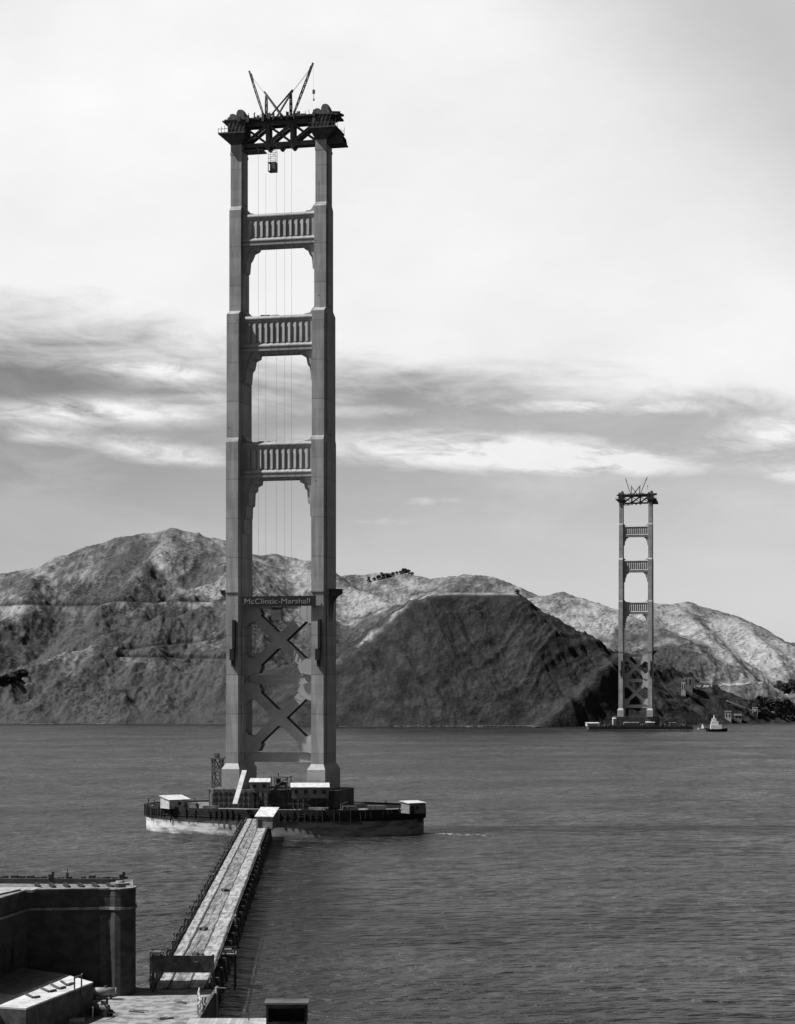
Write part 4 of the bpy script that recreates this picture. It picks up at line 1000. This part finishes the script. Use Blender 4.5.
# ------------------------------------------------------------------ far tower and its dock
NB = Vector((225.7, 1876, 0)); shift = NB - SB
far = {}
for o, lab in ((tower, 'distant steel suspension tower standing before the dark headland'), (dl, 'distant derrick with its boom leaning left on the far tower top'), (dr, 'distant derrick with its boom leaning right on the far tower top'), (cage, None)):
    if lab is None: continue
    c = copy_tree(o); c.location = Vector(o.location) + shift; tag(c, lab)
tag(tower, group='twin bridge towers'); [tag(o, group='twin bridge towers') for o in C.objects if o.parent is None and o.name.startswith('bridge_tower')]
dk = thing('dock', 'dark timber dock and pier at the foot of the distant tower', 'dock', NB, 0)
b = MB(); b.box(-46, 52, -14, 10, 1.4, 4.6); b.build('deck', M['dark_timber'], dk)
b = MB(); b.box(-21, 21, -9, 10, 4.6, 13.38); b.build('pier_block', M['pier'], dk)
b = MB()
for k in range(34):
    x = -45.5 + 97 * k / 33; b.bar((x, -14.2, -2), (x, -14.2, 4.6 + (k % 3) * .8), .6)
b.bar((-46, -14.3, 5.6), (52, -14.3, 5.6), .3)
b.build('fender_piles', M['dark_timber'], dk)
def far_hut(x, y, L_, W, H, lab, mw='wall_white', mr='roof_white', rz=.2):
    hut(lab, (NB.x + x, NB.y + y, 4.6), rz, L_, W, H, .6, M[mw], M[mr], windows=0)
far_hut(-42, -8, 12, 6, 2.6, 'low white shed on the left end of the distant dock')
far_hut(-22, -12, 3, 3, 7, 'tall narrow white hut beside the left leg of the distant tower')
far_hut(-6, -11.5, 14, 4, 3, 'long grey shed between the legs of the distant tower', 'wall_grey', 'fdeck', 0)
far_hut(12, -11.5, 8, 4, 3.4, 'grey shed left of the right leg of the distant tower', 'wall_grey', 'roof_white', 0)
far_hut(33, -9, 6, 4, 3, 'small grey shed at the right part of the distant dock', 'wall_grey', 'fdeck', 0)
rnd = random.Random(8)
spots = ['beside the low white shed', 'behind the narrow white hut', 'in front of the left leg', 'between the two grey sheds', 'right of the right leg', 'near the right end']
for k, x in enumerate((-33, -26, -15, 4, 24, 43)):
    b = MB()
    for j in range(7): b.cbox((rnd.uniform(-3, 3), rnd.uniform(-1, 1), rnd.uniform(.5, 1.2)), (rnd.uniform(.6, 2.4), 1.2, rnd.uniform(.8, 3)), rnd.random())
    b.box(-3.4, 3.4, -1.2, 1.2, 0, .4)
    for j in range(3): xx = rnd.uniform(-3, 3); b.bar((xx, 0, 0), (xx + rnd.uniform(-2, 2), 0, rnd.uniform(3, 6)), .3)
    o = b.build('equipment_heap', M['timber'] if k % 2 else M['fdeck']); o.location = (NB.x + x, NB.y - 12.5, 4.6); tag(o, 'heap of gear on the distant dock, ' + spots[k], 'gear', 'gear on the distant dock')

# boats by the far dock
def boat(loc, rz, Ln, label, sail=True):
    t = thing('boat', label, 'boat', loc, rz)
    b = MB(); n = 10; rows = []
    for k in range(n + 1):
        u = k / n; x = (u - .5) * Ln; w = .17 * Ln * math.sin(math.pi * min(1, u * .75 + .22)) ** .8 * (1 if u < .97 else .3)
        sh = .11 * Ln * (1 + .5 * (2 * u - 1) ** 2)
        rows.append([(x, -w, sh), (x * .97, -w * .6, -.2), (x * .95, 0, -.7), (x * .97, w * .6, -.2), (x, w, sh)])
    vs = [p for r in rows for p in r]; fs = []
    for k in range(n):
        for j in range(4): fs.append((k * 5 + j, k * 5 + j + 1, (k + 1) * 5 + j + 1, (k + 1) * 5 + j))
        fs.append((k * 5 + 4, k * 5, (k + 1) * 5, (k + 1) * 5 + 4))
    fs.append((0, 1, 2, 3, 4)); fs.append(tuple(n * 5 + j for j in (4, 3, 2, 1, 0)))
    b.add(vs, fs); b.build('hull', M['black'] if Ln > 12 else M['wall_white'], t)
    b = MB(); b.box(-.22 * Ln, .05 * Ln, -.09 * Ln, .09 * Ln, .1 * Ln, .1 * Ln + 2.4); b.box(-.12 * Ln, .0, -.06 * Ln, .06 * Ln, .1 * Ln + 2.4, .1 * Ln + 4); b.build('cabin', M['sail'], t)
    if sail:
        b = MB(); b.tube((.02 * Ln, 0, 1), (.02 * Ln, 0, .72 * Ln), .16, .1); b.build('mast', M['dark_timber'], t)
        b = MB(); b.prism([(.0, .14 * Ln), (-.34 * Ln, .18 * Ln), (-.02 * Ln, .7 * Ln)], 'y', -.08, .08); b.prism([(.05 * Ln, .68 * Ln), (.05 * Ln, .16 * Ln), (.3 * Ln, .14 * Ln)], 'y', -.5, -.35); b.build('sail', M['sail'], t)
    return t
q = G(716.5, 731.5, 0); bt = boat((q.x, q.y, .1), R(176), 20, 'white steam launch with stepped deckhouse off the right end of the distant dock', sail=False)
bt.name = 'launch'
b = MB(); b.box(-4.6, 5.6, -2.4, 2.4, 1.9, 6.2); b.box(-1.8, 5.0, -2.0, 2.0, 6.2, 9.4); b.box(.2, 4.2, -1.6, 1.6, 9.4, 12.0); b.tube((2.2, 0, 12), (2.2, 0, 15.2), .6, .4); b.build('deckhouse', M['sail'], bt)
q = G(702, 729.5, 0); boat((q.x, q.y, .1), R(160), 9, 'small white boat between the distant dock and the larger steam launch', sail=False)

# ------------------------------------------------------------------ far shore: station, cable incline, road, trees
def block_house(px, py, Y, w, d, h, lab, m='wall_white', flat=True, name='building'):
    q = hit(px, py, Y - 120) if Y else hit(px, py)
    o = thing(name, lab, 'building', (q.x, q.y, q.z - 2), R(-10))
    b = MB(); b.box(-w / 2, w / 2, -d / 2, d / 2, -4, h); b.build('wall', M[m], o)
    b = MB(); b.box(-w / 2 - .4, w / 2 + .4, -d / 2 - .4, d / 2 + .4, h + .02, h + .5) if flat else b.prism([(-d / 2 - .5, h), (d / 2 + .5, h), (0, h + d * .35)], 'x', -w / 2 - .4, w / 2 + .4)
    b.build('roof', M['roof_white'] if m != 'wall_grey' else M['slate'], o)
    for k in range(2):
        x = -w / 4 + k * w / 2; b = MB(); b.box(x - w * .09, x + w * .09, -d / 2 - .12, -d / 2 - .02, h * .4, h * .75); b.build('window', M['black'], o)
    return o
block_house(688, 690, 2200, 10, 9, 17, 'pale concrete block high on the slope right of the distant tower', 'wall_grey')
block_house(683.5, 694, 2200, 4.5, 6, 17, 'slim white pylon in front of the pale block right of the distant tower')
block_house(755, 716, 2240, 6, 6, 11, 'white tower-like house at the foot of the pale incline on the far right shore')
block_house(728, 719, 2230, 7, 6, 10, 'white waterside house left of the pale incline on the far right shore')
block_house(738, 720, 2230, 8, 6, 5, 'low grey waterside shed between the two white houses on the far right shore', 'wall_grey', False)
block_house(776, 688, 2320, 7, 6, 5, 'small grey house up the slope above the far right trees', 'wall_grey', False)
def far_road(name, pts, width, m, label=None):
    """ribbon following the hillside"""
    b = MB(); prev = None
    for (px_, py_) in pts:
        q = hit(px_, py_); prev_q = prev; prev = q
        if prev_q is not None:
            a_, c_ = prev_q, q; w_ = width
            b.add([a_ + Vector((0, w_ * .5, 1.4)), a_ + Vector((0, -w_ * .5, -1.2)), c_ + Vector((0, -w_ * .5, -1.2)), c_ + Vector((0, w_ * .5, 1.4)),
                   a_ + Vector((0, w_ * .5, -1.6)), a_ + Vector((0, -w_ * .4, -3.6)), c_ + Vector((0, -w_ * .4, -3.6)), c_ + Vector((0, w_ * .5, -1.6))],
                  [(0, 1, 2, 3), (7, 6, 5, 4), (0, 4, 5, 1), (1, 5, 6, 2), (2, 6, 7, 3), (3, 7, 4, 0)])
    return tag(b.build(name, m), kind='structure')
far_road('hillside_road', [(694, 687.5), (700, 687.2), (706, 687), (712, 686.5), (718, 686), (724, 685.5), (730, 685), (736, 684.5), (742, 684), (748, 683.2), (754, 682), (760, 680.5)], 4, M['road'])
def incline():
    a0, a1 = hit(727, 704), hit(754, 715); a0.z += 2; a1.z += 2
    if a1.y > a0.y: a1.y = a0.y
    o = thing('conveyor', 'pale slanting conveyor trestle above the far right shore', 'conveyor', (0, 0, 0))
    b = MB(); b.bar(a0, a1, 2.2, 1.4); b.build('trough', M['board_white'], o)
    for k in range(5):
        p_ = a0.lerp(a1, k / 4); b = MB(); b.bar(p_, (p_.x, p_.y, ground_z(p_.x, p_.y) - 1), .5); b.build('leg', M['timber'], o)
incline()
q = G(760, 722.5, 0); wf = thing('wharf', 'low dark wharf on piles before the far right trees', 'wharf', (q.x, q.y, 0), 0)
b = MB(); b.box(-22, 26, -3, 4, 2.6, 3.4); b.build('deck', M['dark_timber'], wf)
for k in range(9): x = -21 + 46 * k / 8; b = MB(); b.bar((x, -2.6, -2), (x, -2.6, 2.6), .5); b.build('pile', M['dark_timber'], wf)
q = hit(768, 700); b = MB(); b.bar((0, 0, 0), (0, 0, 24), .5); b.bar((-2, 0, 22), (2, 0, 22), .3); o = b.build('utility_pole', M['dark_timber']); o.location = (q.x, q.y - 2, q.z - 1); tag(o, 'tall bare pole among the houses on the far right shore', 'pole')

def make_tree(h, w, seed, n=1500):
    rnd = random.Random(seed)
    t = thing('tree', 'tree', 'tree')
    b = MB(); b.tube((0, 0, -1.5), (w * .04, 0, h * .45), h * .035, h * .02, 7); b.tube((w * .04, 0, h * .45), (w * .02, 0, h * .9), h * .02, h * .006, 6)
    for k in range(6):
        a = rnd.uniform(0, 6.28); z = h * rnd.uniform(.25, .7); b.tube((w * .03, 0, z), (math.cos(a) * w * .38, math.sin(a) * w * .38, z + h * .16), h * .012, h * .004, 5)
    b.build('trunk', M['trunk'], t)
    b = MB(); cl = []
    for k in range(15):
        a = rnd.uniform(0, 6.28); u = rnd.uniform(.25, .95); r = w * .5 * math.sqrt(max(.1, 1 - (u - .35) ** 2 / .5)) * rnd.uniform(.3, .85)
        cl.append((math.cos(a) * r, math.sin(a) * r, h * u, w * rnd.uniform(.15, .27)))
    for k in range(n):
        cx, cy, cz, r = rnd.choice(cl)
        d = Vector((rnd.gauss(0, 1), rnd.gauss(0, 1), rnd.gauss(0, .8))).normalized() * r * rnd.uniform(.5, 1.05)
        c = Vector((cx, cy, cz)) + d; s = w * rnd.uniform(.04, .08)
        u = Vector((rnd.gauss(0, 1), rnd.gauss(0, 1), rnd.gauss(0, 1))).normalized(); v = u.orthogonal().normalized()
        b.add([c + u * s, c + v * s * .7, c - u * s, c - v * s * .7], [(0, 1, 2, 3)])
    b.build('crown', M['leaf'], t)
    return t
protos = [make_tree(10, 10, 1), make_tree(12, 9, 2), make_tree(9, 11, 3)]
used = set()
def put_tree(px_, py_, h, label, group, y0=2000, sink=0, wide=1.0, q=None):
    k = random.randrange(3); src = protos[k]
    q = q or hit(px_, py_, y0)
    if k in used: t = copy_tree(src)
    else: t = src; used.add(k)
    s = h / 10.0; t.location = (q.x, q.y, q.z - .5 - sink); t.scale = (s * wide, s * wide, s); t.rotation_euler = (0, 0, random.uniform(0, 6.28)); tag(t, label, 'tree', group)
g = 'row of trees on the distant skyline ridge'
lab = 'tiny dark tree in the row on the skyline ridge left of the headland'
for k, px_ in enumerate((369, 374, 378, 382, 386, 389, 393, 397, 400, 404, 408, 412)):
    t = P(px_, 574.5, 3560); z = max(ground_z(t.x, y) - 0 for y in (3560,)); put_tree(0, 0, random.uniform(6, 11), lab, g, q=Vector((t.x, 3560, z)))
g = 'trees on the far right shore'
spots = [(754, 711, 13, 'bushy dark tree just right of the white tower-like house'), (761, 710, 15, 'second bushy tree from the left in the far right shore clump'), (768, 710, 15, 'middle bushy tree of the far right shore clump'),
         (776, 711, 14, 'bushy tree third from the right in the far right shore clump'), (785, 720, 19, 'big dark waterside tree near the right edge of the photo'), (793, 721, 20, 'waterside tree cut by the right edge of the photo'), (764, 715, 8, 'low bush in front of the far right shore clump'), (746, 716, 7, 'low bush beside the white tower-like house')]
for px_, py_, h, lab in spots: put_tree(px_, py_, h, lab, g, 2180, wide=1.15)
for px_, py_, h, lab in ((779, 690, 9, 'leftmost tree on the pale slope at the right edge'), (786, 692, 11, 'middle tree on the pale slope at the right edge'), (793, 692, 12, 'rightmost tree on the pale slope at the right edge')):
    put_tree(px_, py_, h, lab, 'trees on the pale right slope', 2200, wide=1.3)
for px_, py_, h, lab in ((3, 684, 12, 'leftmost dark bush on the left hillside'), (9, 682, 12, 'second dark bush from the left edge on the hillside'), (15, 679, 12, 'third dark bush from the left edge on the hillside'), (21, 676, 12, 'rightmost dark bush of the clump on the left hillside')):
    put_tree(px_, py_, h * .72, lab, 'bushes on the left hillside', 2150, wide=2.0, sink=1.5)
for px_, py_, h, lab in ((517, 594, 5, 'lone small tree on the right brow of the dark headland'),):
    put_tree(px_, py_, h, lab, None, 2100, wide=1.3)
# broken water and shingle along the far shore
def shore_y(px_, y0=2000):
    ys = np.arange(y0, 2600, 2.0); h, _ = terrain((px_ - 397.5) * ys / F, ys); return ys[np.argmax(h > .2)]
pts = []
for px_ in list(range(398, 540, 3)):
    y = shore_y(px_); pts.append(((px_ - 397.5) * y / F, y - 1, random.uniform(3, 5), random.uniform(2, 4)))
f = foam_patch(pts, .9); tag(f.build('shingle_beach', M['sand']), kind='structure')
pts = []
for px_ in (34, 40, 45, 52, 100, 103, 345, 470, 480, 700):
    y = shore_y(px_); pts.append(((px_ - 397.5) * y / F, y - 4, random.uniform(3, 6), random.uniform(1.5, 4)))
f = foam_patch(pts, .3); tag(f.build('surf', M['foam']), 'white surf breaking at the foot of the far hills', 'surf', kind='stuff')

# ------------------------------------------------------------------ sky, sun, camera
w = bpy.data.worlds.new('World'); scene.world = w; w.use_nodes = True
nt = w.node_tree; bg = nt.nodes['Background']
SKY = .1
EXPO = 2 ** .3
bg.inputs['Strength'].default_value = SKY
sk = nt.nodes.new('ShaderNodeTexSky'); sk.sky_type = 'NISHITA'; sk.sun_disc = False
sun_from = Vector((-math.sin(R(SUN_AZ)) * math.cos(R(SUN_EL)), -math.cos(R(SUN_AZ)) * math.cos(R(SUN_EL)), math.sin(R(SUN_EL))))
sk.sun_elevation = R(SUN_EL); sk.sun_rotation = math.atan2(sun_from.x, sun_from.y)
sk.altitude = 50; sk.air_density = 1.0; sk.dust_density = 1.5
sep = nt.nodes.new('ShaderNodeSeparateColor'); L(nt, sk.outputs[0], sep.inputs[0])
clear = math_(nt, 'MAXIMUM', math_(nt, 'SUBTRACT', math_(nt, 'MULTIPLY', sep.outputs[0], 1.25), math_(nt, 'MULTIPLY', sep.outputs[2], .45)), .2)              # panchromatic film behind a red filter: only the red light of the sky
tc = nt.nodes.new('ShaderNodeTexCoord'); nm = N(nt, 'ShaderNodeVectorMath', operation='NORMALIZE'); L(nt, tc.outputs['Generated'], nm.inputs[0])
sp = nt.nodes.new('ShaderNodeSeparateXYZ'); L(nt, nm.outputs[0], sp.inputs[0])
U = math_(nt, 'MULTIPLY', math_(nt, 'ARCTAN2', sp.outputs[0], sp.outputs[1]), 19.83)      # azimuth, in units of 2.9 degrees
V = math_(nt, 'MULTIPLY', math_(nt, 'ARCSINE', sp.outputs[2]), 19.83)                     # elevation, same units
def uv(su, sv, ou=0, ov=0, rot=0):
    cb = nt.nodes.new('ShaderNodeCombineXYZ')
    L(nt, math_(nt, 'MULTIPLY_ADD', U, su, ou), cb.inputs[0]); L(nt, math_(nt, 'MULTIPLY_ADD', V, sv, math_(nt, 'MULTIPLY_ADD', U, rot, ov)), cb.inputs[1])
    return cb.outputs[0]
def noise(vec, s, d=7, ro=.6, dist=0):
    n = N(nt, 'ShaderNodeTexNoise', Scale=s, Detail=d, Roughness=ro, Distortion=dist); L(nt, vec, n.inputs['Vector']); return n.outputs[0]
n1 = noise(uv(.45, 1.5, 3, 1, .06), 1.0, 9, .58, .6)
n2 = noise(uv(.8, 3.5, 7, 2, .1), 1.2, 8, .6, .4)
n3 = noise(uv(.25, .5, 1, 5), 1.0, 5)
n4 = noise(uv(1.6, 5.5, 2, 9, .5), 1.0, 9, .66, 1.2)
edge = math_(nt, 'MULTIPLY_ADD', U, -.10, 2.66)
dv = math_(nt, 'SUBTRACT', V, edge)
bank = smooth(nt, math_(nt, 'ADD', dv, math_(nt, 'MULTIPLY', math_(nt, 'ADD', math_(nt, 'SUBTRACT', n1, .5), math_(nt, 'MULTIPLY', math_(nt, 'SUBTRACT', n4, .5), .28)), 1.3)), -.25, .75)
def streak(px_, py_, rx, ry, a, tilt=0):
    cu, cv = (px_ - 397.5) / 100, (YH - py_) / 100
    du = math_(nt, 'SUBTRACT', U, cu); d2 = math_(nt, 'SUBTRACT', math_(nt, 'SUBTRACT', V, cv), math_(nt, 'MULTIPLY', du, tilt))
    e = math_(nt, 'ADD', math_(nt, 'POWER', math_(nt, 'ABSOLUTE', math_(nt, 'DIVIDE', du, rx / 100)), 2.0), math_(nt, 'POWER', math_(nt, 'ABSOLUTE', math_(nt, 'DIVIDE', d2, ry / 100)), 2.0))
    return math_(nt, 'MULTIPLY', math_(nt, 'EXPONENT', math_(nt, 'MULTIPLY', e, -1.0)), a)
tot = None
for s in ((100, 417, 130, 13, 1.15, .02), (165, 376, 85, 15, 1.0, -.1), (160, 455, 80, 11, 1.0, -.12), (40, 441, 28, 8, .6, 0), (480, 452, 170, 19, 1.2, -.03), (610, 466, 90, 12, .8, -.05),
          (432, 501, 35, 6, .5, 0), (385, 522, 45, 5, .45, 0), (560, 408, 90, 9, .7, -.02), (660, 410, 90, 9, .6, .03), (770, 440, 60, 26, .8, 0), (790, 480, 30, 10, .6, 0), (360, 412, 60, 8, .5, 0), (240, 400, 60, 8, .4, 0)):
    x = streak(*s); tot = x if tot is None else math_(nt, 'ADD', tot, x)
tot = math_(nt, 'MULTIPLY', tot, math_(nt, 'ADD', math_(nt, 'MULTIPLY', smooth(nt, n2, .24, .66), .7), math_(nt, 'MULTIPLY', smooth(nt, n4, .3, .7), .45)))
veil = math_(nt, 'ADD', math_(nt, 'MULTIPLY', smooth(nt, U, -5.0, 5.0), .32), math_(nt, 'MULTIPLY', math_(nt, 'SUBTRACT', 1.0, smooth(nt, V, .6, 4.2)), .22))
veil = math_(nt, 'ADD', veil, math_(nt, 'MULTIPLY', math_(nt, 'MULTIPLY', smooth(nt, n1, .38, .7), smooth(nt, V, .8, 2.2)), .17))
cover = math_(nt, 'MAXIMUM', math_(nt, 'MAXIMUM', bank, math_(nt, 'MINIMUM', math_(nt, 'ADD', tot, math_(nt, 'MULTIPLY', veil, .5)), 1.0)), veil)
# the cloud bank fills only the northern sky, up to about 35 degrees
absU = math_(nt, 'ABSOLUTE', U)
lim = math_(nt, 'MULTIPLY', math_(nt, 'SUBTRACT', 1.0, smooth(nt, absU, 7, 13)), math_(nt, 'SUBTRACT', 1.0, smooth(nt, V, 7.6, 10.5)))
cover = math_(nt, 'MULTIPLY', cover, lim)
cbri = math_(nt, 'MULTIPLY', math_(nt, 'MULTIPLY_ADD', n3, .4, .82), math_(nt, 'SUBTRACT', 1.0, math_(nt, 'MULTIPLY', smooth(nt, math_(nt, 'ADD', U, math_(nt, 'MULTIPLY', V, 1.0)), 7.2, 10.0), .36)))
CLOUD = .88 / SKY / EXPO
cloud = math_(nt, 'MULTIPLY', cbri, CLOUD)
mx = nt.nodes.new('ShaderNodeMix'); L(nt, cover, mx.inputs[0]); L(nt, clear, mx.inputs[2]); L(nt, cloud, mx.inputs[3])
cb = nt.nodes.new('ShaderNodeCombineColor')
for k in range(3): L(nt, mx.outputs[0], cb.inputs[k])
L(nt, cb.outputs[0], bg.inputs['Color'])

sl = bpy.data.lights.new('sun', 'SUN'); sl.energy = 5.0; sl.angle = R(.5); sl.color = (1, 1, 1)
so = bpy.data.objects.new('sun', sl); C.objects.link(so); so.rotation_euler = (-sun_from).to_track_quat('-Z', 'Y').to_euler(); so.location = sun_from * 500

cam = bpy.data.cameras.new('camera'); co = bpy.data.objects.new('camera', cam); C.objects.link(co)
co.location = (0, 0, HC); co.rotation_euler = (R(90), 0, 0)
cam.sensor_fit = 'HORIZONTAL'; cam.sensor_width = 36; cam.lens = F / 795 * 36; cam.shift_y = (YH - 512) / 795
cam.clip_start = 1; cam.clip_end = 30000
scene.camera = co
vs = scene.view_settings
vs.view_transform = 'Standard'; vs.look = 'None'; vs.gamma = 1; vs.exposure = .3; vs.use_curve_mapping = False
